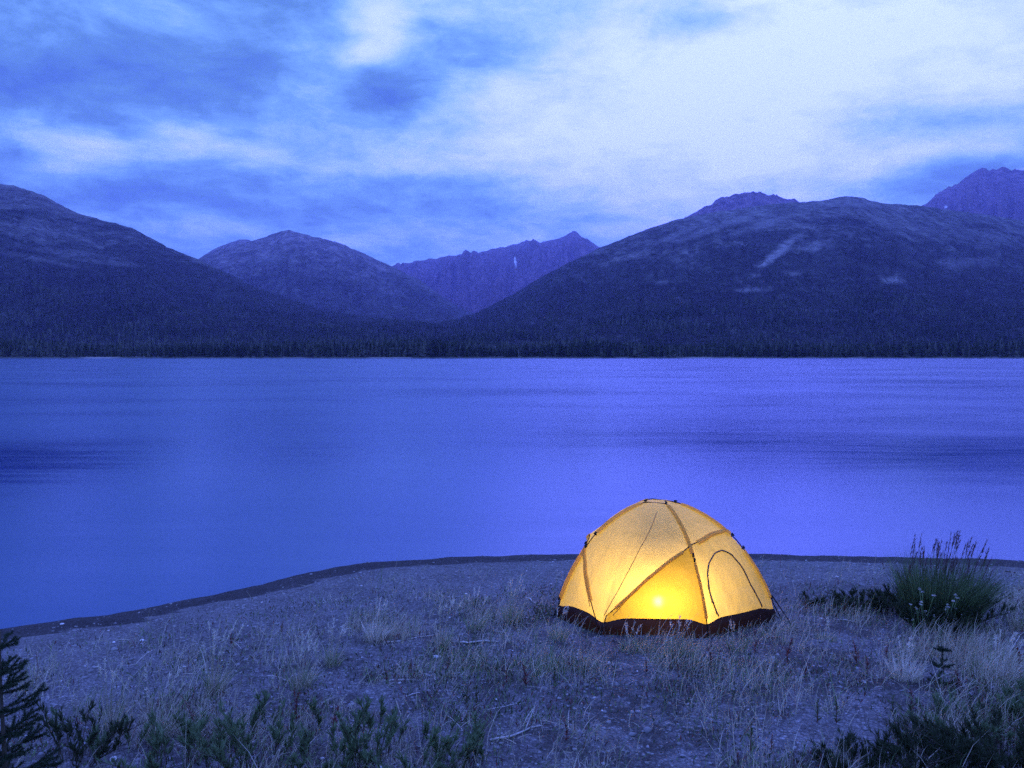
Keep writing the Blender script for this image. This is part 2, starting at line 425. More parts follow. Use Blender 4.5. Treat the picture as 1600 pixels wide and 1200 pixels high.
# ================================================================== far shore and mountains
def floor_z(x, y):
    y = np.asarray(y, float); x = np.asarray(x, float)
    t = np.maximum(y-562-14*fbm(x/90, y*0+3, 3), -20)
    return np.where(t < 0, t*.15, .9*sstep(0, 8, t)+55*(np.maximum(t, 0)/1500)**1.3)+sstep(30, 400, t)*9*fbm(x/220, y/220, 4)
class Ridge:
    def __init__(s, prof, D, y0, power=1.5, bumpy=30, gully=0, jag=1.2, seed=0, back=.5):
        p = np.array(prof, float); s.px, s.py = p[:, 0], p[:, 1]
        s.D, s.y0, s.pw, s.bumpy, s.gully, s.jag, s.seed, s.back = D, y0, power, bumpy, gully, jag, seed, back
    def z(s, x, y):
        px = 800+FPX*np.asarray(x)/np.asarray(y)
        D = s.D*(1+.16*fbm(px/420+s.seed, px*0+s.seed, 3))
        py = np.interp(px, s.px, s.py)+s.jag*2.4*fbm(px/10+s.seed, px*0, 4)
        hr = CAMZ+(HZ-py)/FPX*D
        fl = floor_z(x, y)
        t = (y-s.y0)/(D-s.y0)
        up = np.clip(t, 0, 1)
        shape = np.where(t < 1, up**s.pw, 1-np.clip((t-1)/s.back, 0, 3)**1.2)
        rel = hr-fl
        z = fl*(t < 1)+fl*(t >= 1)+rel*shape
        env = np.where(t < 1, np.sin(np.pi*up)**1.0*np.clip(rel/250, 0, 1), .3)
        xx = np.asarray(x)+120*fbm(np.asarray(x)/600+s.seed, np.asarray(y)/600, 3)
        z = z+env*s.bumpy*2*fbm(xx/480+s.seed, np.asarray(y)/700, 5)
        if s.gully:
            q = px/26+1.2*fbm(px/60+s.seed, t*3, 3)
            z = z-env*s.gully*(ridged(q+s.seed, t*1.2+s.seed, 5)-.5)
        return np.where(t > 1, np.minimum(z, hr*1.0), z)
RID = dict(
    left=Ridge([(-2900, 552), (-1700, 470), (-700, 330), (-300, 262), (-120, 276), (0, 288), (20, 289), (70, 306), (120, 333), (205, 355), (260, 385), (310, 405), (370, 435), (420, 458), (500, 484), (560, 495), (640, 504), (760, 512), (900, 530)],
               2400, 900, 1.45, 36, 34, 1.0, 1),
    right=Ridge([(600, 530), (690, 508), (740, 492), (800, 460), (850, 430), (900, 405), (935, 388), (1000, 362), (1050, 345), (1100, 334), (1150, 326), (1200, 319), (1240, 316), (1290, 312), (1310, 307), (1330, 306), (1355, 311), (1380, 317), (1436, 321), (1500, 330), (1560, 338), (1600, 345), (1720, 368), (1900, 380), (2300, 420), (3000, 480), (4000, 552)],
                2700, 900, 1.35, 38, 34, 1.0, 5),
    mid=Ridge([(200, 480), (270, 430), (310, 405), (345, 389), (400, 374), (425, 366), (440, 361), (450, 359), (462, 362), (480, 367), (530, 379), (575, 399), (615, 417), (660, 440), (700, 470), (730, 486), (760, 497), (840, 515)],
              4600, 2300, 1.3, 55, 80, 1.0, 9),
    shoulder=Ridge([(230, 460), (310, 404), (340, 385), (375, 373), (388, 374), (410, 383), (470, 410), (560, 470)], 5600, 3400, 1.2, 50, 40, 1.0, 13),
    far=Ridge([(480, 470), (560, 440), (612, 416), (650, 407), (700, 399), (750, 393), (790, 385), (815, 378), (833, 374), (845, 379), (865, 375), (885, 367), (897, 361), (910, 370), (932, 382), (980, 405), (1060, 450)],
              8600, 4200, 1.15, 60, 420, 2.2, 21),
    behind=Ridge([(960, 420), (1030, 365), (1075, 338), (1110, 318), (1145, 302), (1175, 298), (1190, 302), (1208, 303), (1222, 309), (1245, 312), (1300, 330), (1380, 380)], 5600, 3300, 1.1, 50, 230, 3.5, 27),
    edge=Ridge([(1300, 420), (1380, 360), (1430, 326), (1470, 297), (1500, 282), (1535, 262), (1548, 264), (1562, 259), (1580, 262), (1600, 258), (1650, 262), (1720, 290), (1850, 360), (2000, 420)], 6400, 3400, 1.1, 50, 300, 3.5, 33),
)
def mountain_mesh(key, nx, ny, spots=(), white=()):
    r = RID[key]
    lo, hi = max(r.px[0], -160), min(r.px[-1], 1760)
    px = np.concatenate([np.arange(r.px[0], lo-1, 24.0), np.linspace(lo, hi, nx), np.arange(hi+24.0, r.px[-1]+1, 24.0)]); nx = len(px)
    tt = np.concatenate([np.linspace(0, 1.04, ny), np.linspace(1.07, 1+r.back*1.0, 14)])
    yy = r.y0+tt*(r.D-r.y0)
    P, Yg = np.meshgrid(px, yy); Xg = (P-800)/FPX*Yg
    Zg = r.z(Xg, Yg)
    A = Acc(); A.add(np.stack([Xg, Yg, Zg], -1), [grid_faces(len(yy), nx)])
    cov = np.zeros(P.shape)
    qx, qy = to_px(Xg, Yg, Zg)
    n1 = fbm(qx/14, qy/5, 4)
    for (sx_, sy_, wx_, wy_, tilt, amp) in spots:
        du = qx-sx_; dv = (qy-sy_)+tilt*du
        cov = np.maximum(cov, amp*np.clip(np.exp(-(du/wx_)**2-(dv/wy_)**2)*1.5+n1*1.5-.25, 0, 1))
    sn = np.zeros(P.shape)
    for (sx_, sy_, wx_, wy_, tilt) in white:
        du = (qx-sx_)+tilt*(qy-sy_); dv = qy-sy_
        sn = np.maximum(sn, (np.exp(-(du/wx_)**2-(dv/wy_)**2) > .45)*1.0)
    return A, cov.ravel(), sn.ravel()
def mountain_mat(name, forest, scrub, rock, lo, hi, grain, rocky=0.0):
    """bare rock or tundra above, scrub, dark forest below; pale scree where the 'scree' attribute says"""
    m, t, b = new_mat(name); nt = m.node_tree
    pos = t.n('ShaderNodeNewGeometry').outputs['Position']
    sp = t.n('ShaderNodeSeparateXYZ'); t.set(sp.inputs[0], pos)
    h = t.m('DIVIDE', t.m('SUBTRACT', sp.outputs[2], lo), hi-lo)
    n = t.noise(pos, .004, 7, .62); n2 = t.noise(t.map(pos, rot=(0, 0, .5), scl=(1, .4, 1.6)), .012, 6, .65)
    hn = t.m('ADD', h, t.m('ADD', t.m('MULTIPLY', t.m('SUBTRACT', n, .5), 1.3), t.m('MULTIPLY', t.m('SUBTRACT', n2, .5), 1.0)))
    c = t.ramp(hn, [(.05, forest), (.45, scrub), (.62, [(a+b_)/2 for a, b_ in zip(scrub, rock)]), (1.0, rock)])
    g = t.noise(pos, grain, 5, .7)
    c = t.mix(1.0, c, t.ramp(g, [(.38, (.42,)*3), (.64, (1.5,)*3)]), 'MULTIPLY')
    c = t.mix(1.0, c, t.ramp(t.noise(t.map(pos, scl=(1, .16, .22)), .035, 5, .65, .6), [(.40, (.72,)*3), (.60, (1.3,)*3)]), 'MULTIPLY')
    at1 = t.n('ShaderNodeAttribute', attribute_name='scree'); at2 = t.n('ShaderNodeAttribute', attribute_name='snow')
    scr = t.m('MULTIPLY', at1.outputs['Fac'], t.ramp(t.noise(pos, .045, 7, .8), [(.36, (0,)*3), (.52, (1,)*3)]))
    c = t.mix(scr, c, t.mix(1.0, (.32, .32, .31), t.ramp(g, [(.3, (.6,)*3), (.7, (1.1,)*3)]), 'MULTIPLY'))
    c = t.mix(at2.outputs['Fac'], c, (.85, .86, .88))
    t.set(b.inputs['Base Color'], c); b.inputs['Roughness'].default_value = .95; b.inputs['Specular IOR Level'].default_value = .05
    nt.links.new(t.bump(t.m('ADD', g, t.m('MULTIPLY', n2, 2.5)), .8, 14), b.inputs['Normal'])
    return m
mt_near = mountain_mat('mountain_slope', (.017, .021, .018), (.040, .046, .040), (.165, .165, .15), 60, 560, .055)
mt_mid = mountain_mat('mountain_tundra', (.035, .04, .035), (.08, .08, .07), (.20, .18, .17), 150, 750, .03)
mt_far = mountain_mat('mountain_rock', (.095, .062, .072), (.125, .085, .095), (.17, .12, .13), 300, 1300, .02)
def mountain(key, nx, ny, mat, spots=(), white=()):
    A, cov, sn = mountain_mesh(key, nx, ny, spots, white)
    o = A.build('mountain', mat); me = o.data
    for nm, arr in (('scree', cov), ('snow', sn)):
        a = me.attributes.new(nm, 'FLOAT', 'POINT'); a.data.foreach_set('value', arr.astype(np.float32))
    return tag(o, kind='structure')
mountain('left', 620, 190, mt_near, [(110, 395, 70, 6, -.1, .35), (170, 410, 60, 4, -.1, .3), (60, 405, 60, 5, -.2, .3)])
mountain('right', 760, 190, mt_near, [(1215, 395, 34, 9, .75, .9), (1272, 384, 28, 9, .1, .75), (1240, 428, 14, 5, 0, .5), (1172, 452, 34, 4, .05, .6), (1390, 437, 20, 7, .0, .8), (1180, 430, 10, 4, 0, .5),
                                       (1035, 441, 12, 4, 0, .4), (1120, 355, 70, 6, .35, .45), (1190, 352, 70, 5, .3, .45), (1060, 365, 60, 5, .4, .4), (1330, 318, 60, 7, 0, .5), (1500, 410, 50, 8, 0, .35)])
mountain('mid', 340, 150, mt_mid, [(420, 405, 30, 8, .1, .3)])
mountain('shoulder', 160, 90, mt_mid)
mountain('far', 520, 200, mt_far, white=[(805, 409, 1.6, 9, -.12)])
mountain('behind', 260, 120, mt_far)
mountain('edge', 380, 150, mt_far, white=[(1597, 263, 12, 3, .2), (1478, 323, 3, 2, 0)])

# valley floor across the lake, with a pale stony beach
fx = np.linspace(-3.2, 3.2, 560); fy = 545+(np.linspace(0, 1, 190)**2.6)*7500
Tn, Yf = np.meshgrid(fx, fy); Xf = Tn*Yf*.78
A = Acc(); A.add(np.stack([Xf, Yf, floor_z(Xf, Yf)], -1), [grid_faces(len(fy), len(fx))])
m, t, b = new_mat('valley_ground')
pos = t.n('ShaderNodeNewGeometry').outputs['Position']
sp = t.n('ShaderNodeSeparateXYZ'); t.set(sp.inputs[0], pos)
c = t.ramp(t.noise(pos, .03, 6, .65), [(.35, (.02, .028, .016)), (.7, (.05, .055, .035))])
bch = t.m('MULTIPLY', t.ramp(t.m('MULTIPLY', sp.outputs[2], .4), [(.30, (1,)*3), (.5, (0,)*3)]), t.ramp(t.noise(pos, .018, 3), [(.53, (.03,)*3), (.66, (1,)*3)]))
t.set(b.inputs['Base Color'], t.mix(bch, c, (.22, .21, .19))); b.inputs['Roughness'].default_value = .95
tag(A.build('valley_land', m), kind='structure')

# the forest on the valley floor and up the slopes
def land_z(x, y):
    z = floor_z(x, y)
    for k in ('left', 'right'):
        r = RID[k]; px = 800+FPX*x/y
        ok = (px > r.px[0]) & (px < r.px[-1]) & (y > r.y0)
        z = np.where(ok, np.maximum(z, r.z(x, np.maximum(y, r.y0+1))), z)
    return z
def conifers(A, x, y, z, h, w, tiers, sides, rg, mi):
    N = len(x); a = np.linspace(0, 2*math.pi, sides, endpoint=False)
    vs = []; fs = []
    off = 0
    lean = rg.normal(0, .025, (N, 2))
    for k in range(tiers):
        z0 = .06+.80*k/tiers; z1 = min(1.0, z0+1.55*.94/tiers) if k < tiers-1 else 1.0
        rad = (1-z0*.93)
        rr = w[:, None]*rad*(.72+.56*rg.random((N, sides)))
        aa = a[None]+rg.random((N, 1))*6
        zz_ = z[:, None]+h[:, None]*(z0+.06*rg.normal(size=(N, sides)))
        ring = np.stack([x[:, None]+rr*np.cos(aa)+lean[:, :1]*h[:, None]*z0, y[:, None]+rr*np.sin(aa)+lean[:, 1:]*h[:, None]*z0, zz_], -1)
        tip = np.stack([x+lean[:, 0]*h*z1, y+lean[:, 1]*h*z1, z+h*z1], -1)[:, None]
        vs.append(np.concatenate([ring, tip], 1))
        i = np.arange(sides)
        fs.append(np.stack([i, (i+1) % sides, np.full(sides, sides)], -1)+off); off += sides+1
    v = np.concatenate(vs, 1); f = np.concatenate(fs)[None]+(np.arange(N)*off)[:, None, None]
    A.add(v, [f.reshape(-1, 3)], mi)
m_for = []
for nm, cc in (('forest_dark', (.012, .018, .012)), ('forest_green', (.026, .035, .022)), ('forest_pale', (.065, .072, .05))):
    mm, t, b = new_mat(nm)
    g = t.n('ShaderNodeNewGeometry')
    f = t.m('ADD', t.m('MULTIPLY', g.outputs['Random Per Island'], .6), t.m('MULTIPLY', t.noise(g.outputs['Position'], .02, 4), .4))
    t.set(b.inputs['Base Color'], t.ramp(f, [(.1, [q*.6 for q in cc]), (.9, [q*1.5 for q in cc])]))
    b.inputs['Roughness'].default_value = .95; b.inputs['Specular IOR Level'].default_value = .05
    m_for.append(mm)
rgf = np.random.default_rng(3)
A = Acc()
def band(y0, y1, n, tiers, sides, hmin, hmax):
    y = y0+(y1-y0)*rgf.random(n)**.9
    x = (rgf.random(n)*2-1)*1.0*y
    dens = fbm(x/70, y/110, 4)+.5*fbm(x/16, y/30, 2)
    keep = dens > -.17-.1*(y < 620)
    px = 800+FPX*x/y
    z = land_z(x, y)
    qy = HZ-FPX*(z-CAMZ)/y
    keep &= rgf.random(n) < sstep(405, 485, qy+30*fbm(x/160, y/160, 3)*2)
    keep &= z > .75
    x, y, z = x[keep], y[keep], z[keep]
    h = hmin+(hmax-hmin)*rgf.random(len(x))**1.3
    h *= .55+1.0*np.clip(.5+1.6*fbm(x/75, y/75, 4), 0, 1.2)
    w = h*(.13+.07*rgf.random(len(x)))
    mi = np.clip((1.1+2.6*fbm(x/90+7, y/140, 3)+.6*rgf.normal(size=len(x))).round(), 0, 2).astype(int)
    for k in range(3):
        s_ = mi == k
        if s_.any(): conifers(A, x[s_], y[s_], z[s_]-.3, h[s_], w[s_], tiers, sides, rgf, k)
band(566, 640, 7000, 5, 6, 3.5, 10.5)
band(640, 900, 13500, 3, 5, 5, 10)
band(900, 1400, 25000, 2, 5, 4, 9)
band(1400, 2500, 44000, 2, 4, 3.5, 7.5)
tag(A.build('forest', m_for), 'dark spruce forest covering the far shore and lower mountain slopes', 'forest', kind='stuff')

# ================================================================== the tent
TC = np.array([1.81, 9.75]); TZ = float(ground_z(TC[0], TC[1]-.3))-.0
TH = CAMZ-(781.5-HZ)/FPX*TC[1]-TZ
VERT = {'L': (195, 1.30), 'FL': (229, 1.24), 'FR': (287.6, 1.08), 'R': (340, 1.33), 'BR': (46, 1.20), 'BL': (118, 1.18)}
va = np.array(sorted((a, r) for a, r in VERT.values()))
va_ext = np.vstack([va[-1]-[360, 0], va, va[0]+[360, 0]])
def r_poly(th):
    """plan radius of the straight-sided hexagon, th in degrees"""
    th = np.mod(th, 360)
    k = np.clip(np.searchsorted(va_ext[:, 0], th, side='right')-1, 0, len(va_ext)-2)
    a0, r0 = va_ext[k, 0], va_ext[k, 1]; a1, r1 = va_ext[k+1, 0], va_ext[k+1, 1]
    p0 = np.stack([r0*np.cos(np.radians(a0)), r0*np.sin(np.radians(a0))], -1); p1 = np.stack([r1*np.cos(np.radians(a1)), r1*np.sin(np.radians(a1))], -1)
    d = np.stack([np.cos(np.radians(th)), np.sin(np.radians(th))], -1); e = p1-p0
    return (p0[..., 0]*e[..., 1]-p0[..., 1]*e[..., 0])/(d[..., 0]*e[..., 1]-d[..., 1]*e[..., 0])
def r_round(th): return np.interp(np.mod(th, 360), va_ext[:, 0], va_ext[:, 1])
PZ = np.array([0, .10, .18, .30, .43, .52, .605, .68, .74, .82, .89, .935, .967, .99, 1.0])
PR = np.array([1.0, .995, .98, .93, .86, .80, .74, .68, .62, .52, .405, .31, .225, .12, .0])
def dome(th, zf, off=0.0):
    """tent surface: th degrees, zf 0..1 of the height -> points in tent space"""
    th = np.asarray(th, float); zf = np.asarray(zf, float)
    w = np.clip(zf*1.15+.12, 0, .92)
    rad = (r_poly(th)*(1-w)+r_round(th)*w)*np.interp(zf, PZ, PR)+off
    sc = 1+off/TH
    return np.stack([rad*np.cos(np.radians(th)), rad*np.sin(np.radians(th)), zf*TH*sc], -1)
TORG = np.array([TC[0], TC[1], TZ])
thg = np.unique(np.round(np.concatenate([np.arange(0, 360, 1.5), va[:, 0]]), 3))
zfg = np.concatenate([np.linspace(0, .9, 64), np.linspace(.9, 1, 20)[1:]])
TG, ZG = np.meshgrid(thg, zfg)
dv0 = dome(TG, ZG)
bvh = BVHTree.FromPolygons([tuple(p) for p in (dv0.reshape(-1, 3)+TORG)], [tuple(f) for f in grid_faces(len(zfg), len(thg), True)])
def on_tent(px, py):
    """(th, zf) of the tent point seen at a point of the photo"""
    d = Vector(((px-800)/FPX, 1, (HZ-py)/FPX)).normalized()
    h = bvh.ray_cast(Vector((0, 0, CAMZ)), d)[0]
    if h is None: return None
    q = np.array(h)-TORG
    return math.degrees(math.atan2(q[1], q[0])) % 360, q[2]/TH
def dens(pts, n=40):
    pts = np.array(pts, float); s = np.concatenate([[0], np.cumsum(np.hypot(*(np.diff(pts, axis=0)*[1/60, 1]).T))])
    q = np.linspace(0, s[-1], n); k = np.stack([np.interp(q, s, pts[:, i]) for i in (0, 1)], -1)
    for _ in range(3): k[1:-1] = (k[:-2]+2*k[1:-1]+k[2:])/4
    return k
mer = lambda key, z0, z1, n=26: np.stack([np.full(n, float(VERT[key][0])), np.linspace(z0, z1, n)], -1)
P3f = [on_tent(*p) for p in ((948, 962), (975, 938), (1010, 905), (1045, 876), (1078, 852), (1110, 834), (1132, 828))]
P3f = dens([p for p in P3f if p], 44)
P3b = dens([tuple(P3f[-1]), (374, .66), (390, .45), (406, .05)], 30)
P3b[:, 0] = np.where(P3b[:, 0] < P3f[-1][0]-1, P3b[:, 0]+0, P3b[:, 0])
P4f = [on_tent(*p) for p in ((927, 952), (919, 915), (915, 880), (917, 850))]
P4f = dens([p for p in P4f if p], 30)
P4b = dens([tuple(P4f[-1]), (185, .70), (160, .60), (135, .35), (118, .05)], 30)
paths = [mer('L', 0, 1), mer('FR', 0, 1), mer('R', 0, 1), mer('BL', 0, 1), P3f, P3b, P4f, P4b]
pp = np.concatenate([dome(p[:, 0], p[:, 1]) for p in paths])
# cloth pulled tight: it hangs a little inside the line between poles
flat = dv0.reshape(-1, 3)
dmin = np.full(len(flat), 1e9)
for i in range(0, len(pp), 40):
    dmin = np.minimum(dmin, np.linalg.norm(flat[:, None]-pp[None, i:i+40], axis=-1).min(1))
sag = .050*(1-np.exp(-(dmin/.16)))*np.clip((1-ZG.ravel())*4, 0, 1)*np.clip((ZG.ravel()-.1)*4, 0, 1)
def sagged(th, zf, off=0.0):
    """tent surface with the same sag at any point"""
    p = dome(th, zf); q = p.reshape(-1, 3)
    dm = np.full(len(q), 1e9)
    for i in range(0, len(pp), 40): dm = np.minimum(dm, np.linalg.norm(q[:, None]-pp[None, i:i+40], axis=-1).min(1))
    zz_ = np.broadcast_to(zf, p.shape[:-1]).ravel(); 
    sg = .050*(1-np.exp(-(dm/.16)))*np.clip((1-zz_)*4, 0, 1)*np.clip((zz_-.1)*4, 0, 1)
    n = unit(q*np.array([1, 1, 1.1])+[0, 0, .15])
    th_ = np.broadcast_to(th, p.shape[:-1]).ravel()
    sg = sg+.017*fbm(th_/6+zz_*3, zz_*6-th_/30, 5)*np.clip((1-zz_)*5, 0, 1)+.05*np.maximum(fbm(th_/4.5, zz_*1.3, 3), 0)*np.clip(.45-zz_, 0, 1)   # slack folds
    return (q-n*(sg-off)[:, None]).reshape(p.shape)
tent = empty('dome_tent', TORG)
tag(tent, 'glowing yellow dome tent with brown base pitched on the gravel by the lake', 'tent')
def tub_top(th):
    th = np.mod(th, 360); d = np.min(np.abs((th[..., None]-va[:, 0]+180) % 360-180), -1)
    return (.205-.055*np.exp(-(d/7.0)**2)+.008*np.sin(np.radians(th*3)))/TH
# door opening
ARCH = [(1123, 963), (1120, 956), (1114, 938), (1110, 923), (1106.5, 900), (1107, 888), (1110, 876), (1118, 862), (1130, 856.5), (1144.5, 863), (1160, 881), (1173, 905), (1181, 922), (1189, 941), (1191, 948)]
arch = np.array([p for p in (on_tent(*q) for q in ARCH) if p])
arch_d = dens(arch, 70)
def inside(th, zf, poly):
    th = np.asarray(th); c_ = np.zeros(th.shape, bool); n = len(poly)
    for i in range(n):
        x0, y0 = poly[i]; x1, y1 = poly[(i+1) % n]
        cond = ((y0 > zf) != (y1 > zf)) & (th < (x1-x0)*(zf-y0)/(y1-y0+1e-12)+x0)
        c_ ^= cond
    return c_
door_poly = np.vstack([arch_d, [(arch_d[-1, 0], .02), (arch_d[0, 0], .02)]])
# canopy = tent surface above the base, without the door
A = Acc()
zt = tub_top(thg)-.006
Zc = zt[None]+(1-zt[None])*np.concatenate([np.linspace(0, .88, 74), np.linspace(.88, 1, 26)[1:]])[:, None]
Tc = np.broadcast_to(thg[None], Zc.shape)
cv = sagged(Tc, Zc)
fc = grid_faces(Zc.shape[0], len(thg), True)
cth = Tc.ravel()[fc]; cth = np.where(cth.max(1, keepdims=True)-cth.min(1, keepdims=True) > 180, np.where(cth < 180, cth+360, cth), cth).mean(1)
czf = Zc.ravel()[fc].mean(1)
shut = ~inside(cth, czf, door_poly); fc, cth, czf = fc[shut], cth[shut], czf[shut]
cross = int(np.argmin(np.abs(P3f[:, 0]-VERT['FR'][0])))
pan = np.vstack([[(P3f[0, 0]-3, .02)], P3f[:cross+1], [(VERT['FR'][0], .02)]])
low = inside(cth, czf, pan)
A.add(cv, [fc[~low]]); A.build('canopy', M['tent_fabric'], tent)
A = Acc(); A.add(cv, [fc[low]]); A.build('front_panel', M['gold_fabric'], tent)['label'] = 'deeper yellow lower front panel'
# door panel
tb = np.linspace(arch_d[:, 0].min(), arch_d[:, 0].max(), 44)
rows = []
apex_i = int(np.argmax(arch_d[:, 1]))
lf = arch_d[:apex_i+1]; rt = arch_d[apex_i:][::-1]
zr = np.linspace(0, 1, 40)
zmin = float(tub_top(np.array([tb[22]]))[0])-.006
zz_ = zmin+(arch_d[apex_i, 1]-zmin)*zr
l_ = np.interp(zz_, np.maximum.accumulate(lf[:, 1]), lf[:, 0]); r_ = np.interp(zz_, np.maximum.accumulate(rt[:, 1]), rt[:, 0])
Td = l_[:, None]+(r_-l_)[:, None]*np.linspace(0, 1, 40)[None]; Zd = np.repeat(zz_[:, None], 40, 1)
A = Acc(); A.add(sagged(Td, Zd, .004), [grid_faces(40, 40)])
door = A.build('door', M['tent_fabric'], tent); door['label'] = 'arched zip-up door panel'
A = Acc(); tube(A, sagged(arch_d[:, 0], arch_d[:, 1], .009), .0085, 6); A.build('zipper', M['zip'], door)
A = Acc()
zp = sagged(arch_d[6:7, 0], arch_d[6:7, 1], .02)[0]
tube(A, [zp, zp+[.004, -.01, -.03], zp+[.012, -.012, -.06]], [.006, .006, .004]); A.build('zip_pull', M['black_metal'], door)
# base tub with floor
A = Acc()
zt = tub_top(thg); rows = np.linspace(0, 1, 9)
Zt = zt[None]*rows[:, None]
p = dome(np.broadcast_to(thg, Zt.shape), Zt, .006)
bulge = .02*np.sin(np.pi*rows)[:, None]*(.6+1.5*fbm(thg[None]/14+rows[:, None]*.5, rows[:, None]*2+thg[None]*0, 3))
p[..., :2] *= (1+bulge[..., None]); p[0, :, 2] -= .05
A.add(p, [grid_faces(9, len(thg), True)])
fl = p[1].copy(); fl[:, 2] = .012; fl[:, :2] *= .985
A.add(np.vstack([fl, [[0, 0, .012]]]), [np.stack([np.arange(len(thg)), (np.arange(len(thg))+1) % len(thg), np.full(len(thg), len(thg))], -1)])
A.build('tent_base', M['tub_fabric'], tent)
# pole sleeves: flat cloth tubes
def sleeve(k, width=.075, off=.012):
    """k: list of (th, zf)"""
    c_ = dome(k[:, 0], k[:, 1], off)
    tg = unit(np.gradient(c_, axis=0)); nrm = unit(c_*np.array([1, 1, 1.1])+[0, 0, .15]); sd = unit(np.cross(tg, nrm)); nrm = np.cross(sd, tg)
    s_ = np.linspace(-1, 1, 9)
    wv = width*(1+.05*np.sin(np.arange(len(k))*1.7))
    v = c_[:, None]+sd[:, None]*(s_[None, :, None]*.5*wv[:, None, None])+nrm[:, None]*((.014*(1-s_**4)-.010)[None, :, None])
    A = Acc(); A.add(v, [grid_faces(len(k), 9)])
    return A.build('pole_sleeve', M['sleeve_fabric'], tent)
sleeve(mer('L', .17, .60), .10); sleeve(mer('L', .735, .975, 20), .10)
sleeve(mer('FR', .64, .975, 24), .052); sleeve(mer('FR', .16, .575), .038)
sleeve(mer('R', .21, .60), .10); sleeve(mer('R', .735, .975, 20), .10)
sleeve(mer('BL', .2, .97, 30))
n3 = len(P3f); cr = int(np.argmin(np.abs(P3f[:, 0]-VERT['FR'][0])))
sleeve(P3f[2:cr-2], .042); sleeve(P3f[cr+3:], .062)
sleeve(P3b[3:-2], .06)
sleeve(P4f[3:-1], .052); sleeve(P4b[3:-2], .06)
# the poles themselves, black, seen where the sleeves stop
def pole(k, foot=None, head=None):
    c_ = dome(k[:, 0], k[:, 1], .006)
    if foot is not None: c_ = np.vstack([foot, c_])
    if head is not None: c_ = np.vstack([c_, head])
    A = Acc(); tube(A, c_, .0065, 6); return A.build('tent_pole', M['black_metal'], tent)
def foot_of(key, out=.11, z=-.0):
    a, r = VERT[key]; q = np.array([(r+out)*math.cos(R(a)), (r+out)*math.sin(R(a)), 0])
    q[2] = float(ground_z(TORG[0]+q[0], TORG[1]+q[1]))-TZ+z; return q[None]
pole(np.vstack([mer('L', .14, .985, 40), mer('FR', .10, .985, 40)[::-1]]), foot_of('L', .07), foot_of('FR', .02))
pole(np.vstack([mer('R', .16, .99, 40), mer('BL', .10, .99, 40)[::-1]]), foot_of('R', .10), foot_of('BL'))
pole(np.vstack([P3f, P3b[1:]]), foot_of('FL', .02), foot_of('BR'))
pole(np.vstack([P4f, P4b[1:]]), foot_of('FL', .03), foot_of('BL'))
# seams, clips, pegs
def seam(pix, w=.0035):
    k = dens([q for q in (on_tent(*p) for p in pix) if q], 36)
    A = Acc(); tube(A, sagged(k[:, 0], k[:, 1], .002), w, 5); return A.build('seam', M['zip'], tent)
seam(((1026, 800), (1000, 850), (980, 890), (962, 925), (944, 962)))
seam(((922, 948), (918, 930), (913, 905), (911, 880)), .004); seam(((957, 962), (975, 942), (995, 922)), .003)
def clip(th, zf, ln=.05):
    q = dome(np.array([th]), np.array([zf]), .0)[0]; n = unit(q*np.array([1, 1, 1.1])+[0, 0, .15])
    A = Acc(); tube(A, [q-n*.02, q+n*.012, q+n*.030], [.008, .010, .006], 6)
    tg = dome(np.array([th]), np.array([zf+.01]), 0)[0]-q; tg = unit(tg)
    tube(A, [q+n*.024-tg*ln*.4, q+n*.026, q+n*.024+tg*ln*.4], .009, 6)
    A.build('pole_clip', M['black_strap'], tent)
for key in ('L', 'R'):
    for zf in (.615, .72, .985, .165 if key == 'L' else .205): clip(VERT[key][0], zf)
for zf in (.59, .625, .985): clip(VERT['FR'][0], zf)
clip(P4f[-1][0], P4f[-1][1])
for key, o_ in (('L', .10), ('R', .17), ('FR', .06), ('BL', .14), ('BR', .14), ('FL', .08)):
    q = foot_of(key, o_)[0]; A = Acc()
    tube(A, [q+[0, 0, -.09], q+[0, 0, .035]], .006, 6)
    qb = dome(np.array([float(VERT[key][0])]), np.array([.05]), .008)[0]
    tube(A, [qb, (qb+q)/2+[0, 0, -.005], q+[0, 0, .02]], .006, 5)
    A.build('peg', M['black_metal'], tent)
A = Acc()                                   # second strut of the guy at the door end
q = foot_of('R', .16)[0]; tube(A, [dome(np.array([340.]), np.array([.22]), .025)[0], q+[.02, -.05, 0]], .007, 6)
A.build('guy_line', M['black_strap'], tent)

# ------------------------------------------------------------------ camping lantern on the tent floor
LX, LY = 1.685, 9.22
lan = empty('camping_lantern', (LX, LY, TZ+.013))
tag(lan, 'lit camping lantern shining through the yellow cloth on the tent floor', 'lantern')
A = Acc(); lathe(A, [(0, 0), (.075, 0), (.08, .01), (.08, .07), (.06, .10), (.03, .115), (.03, .16), (.05, .165), (.05, .175), (.02, .178), (.012, .205), (0, .205)]); A.build('fuel_tank', M['black_metal'], lan)
m, t, b = new_mat('lit_mantle')
b.inputs['Emission Color'].default_value = (1.0, .70, .27, 1); b.inputs['Emission Strength'].default_value = 1280
b.inputs['Base Color'].default_value = (.9, .8, .6, 1)
A = Acc(); lathe(A, [(0, .205), (.02, .207), (.03, .22), (.033, .238), (.03, .255), (.02, .27), (0, .272)], sides=20); A.build('mantle', m, lan)
A = Acc(); lathe(A, [(0, .276), (.022, .276), (.026, .283), (.022, .30), (.01, .32), (0, .322)]); A.build('cap', M['black_metal'], lan)
A = Acc(); aa = np.linspace(0, math.pi, 16)
tube(A, np.stack([.075*np.cos(aa), 0*aa, .27+.12*np.sin(aa)], -1), .003, 5); A.build('handle', M['black_metal'], lan)

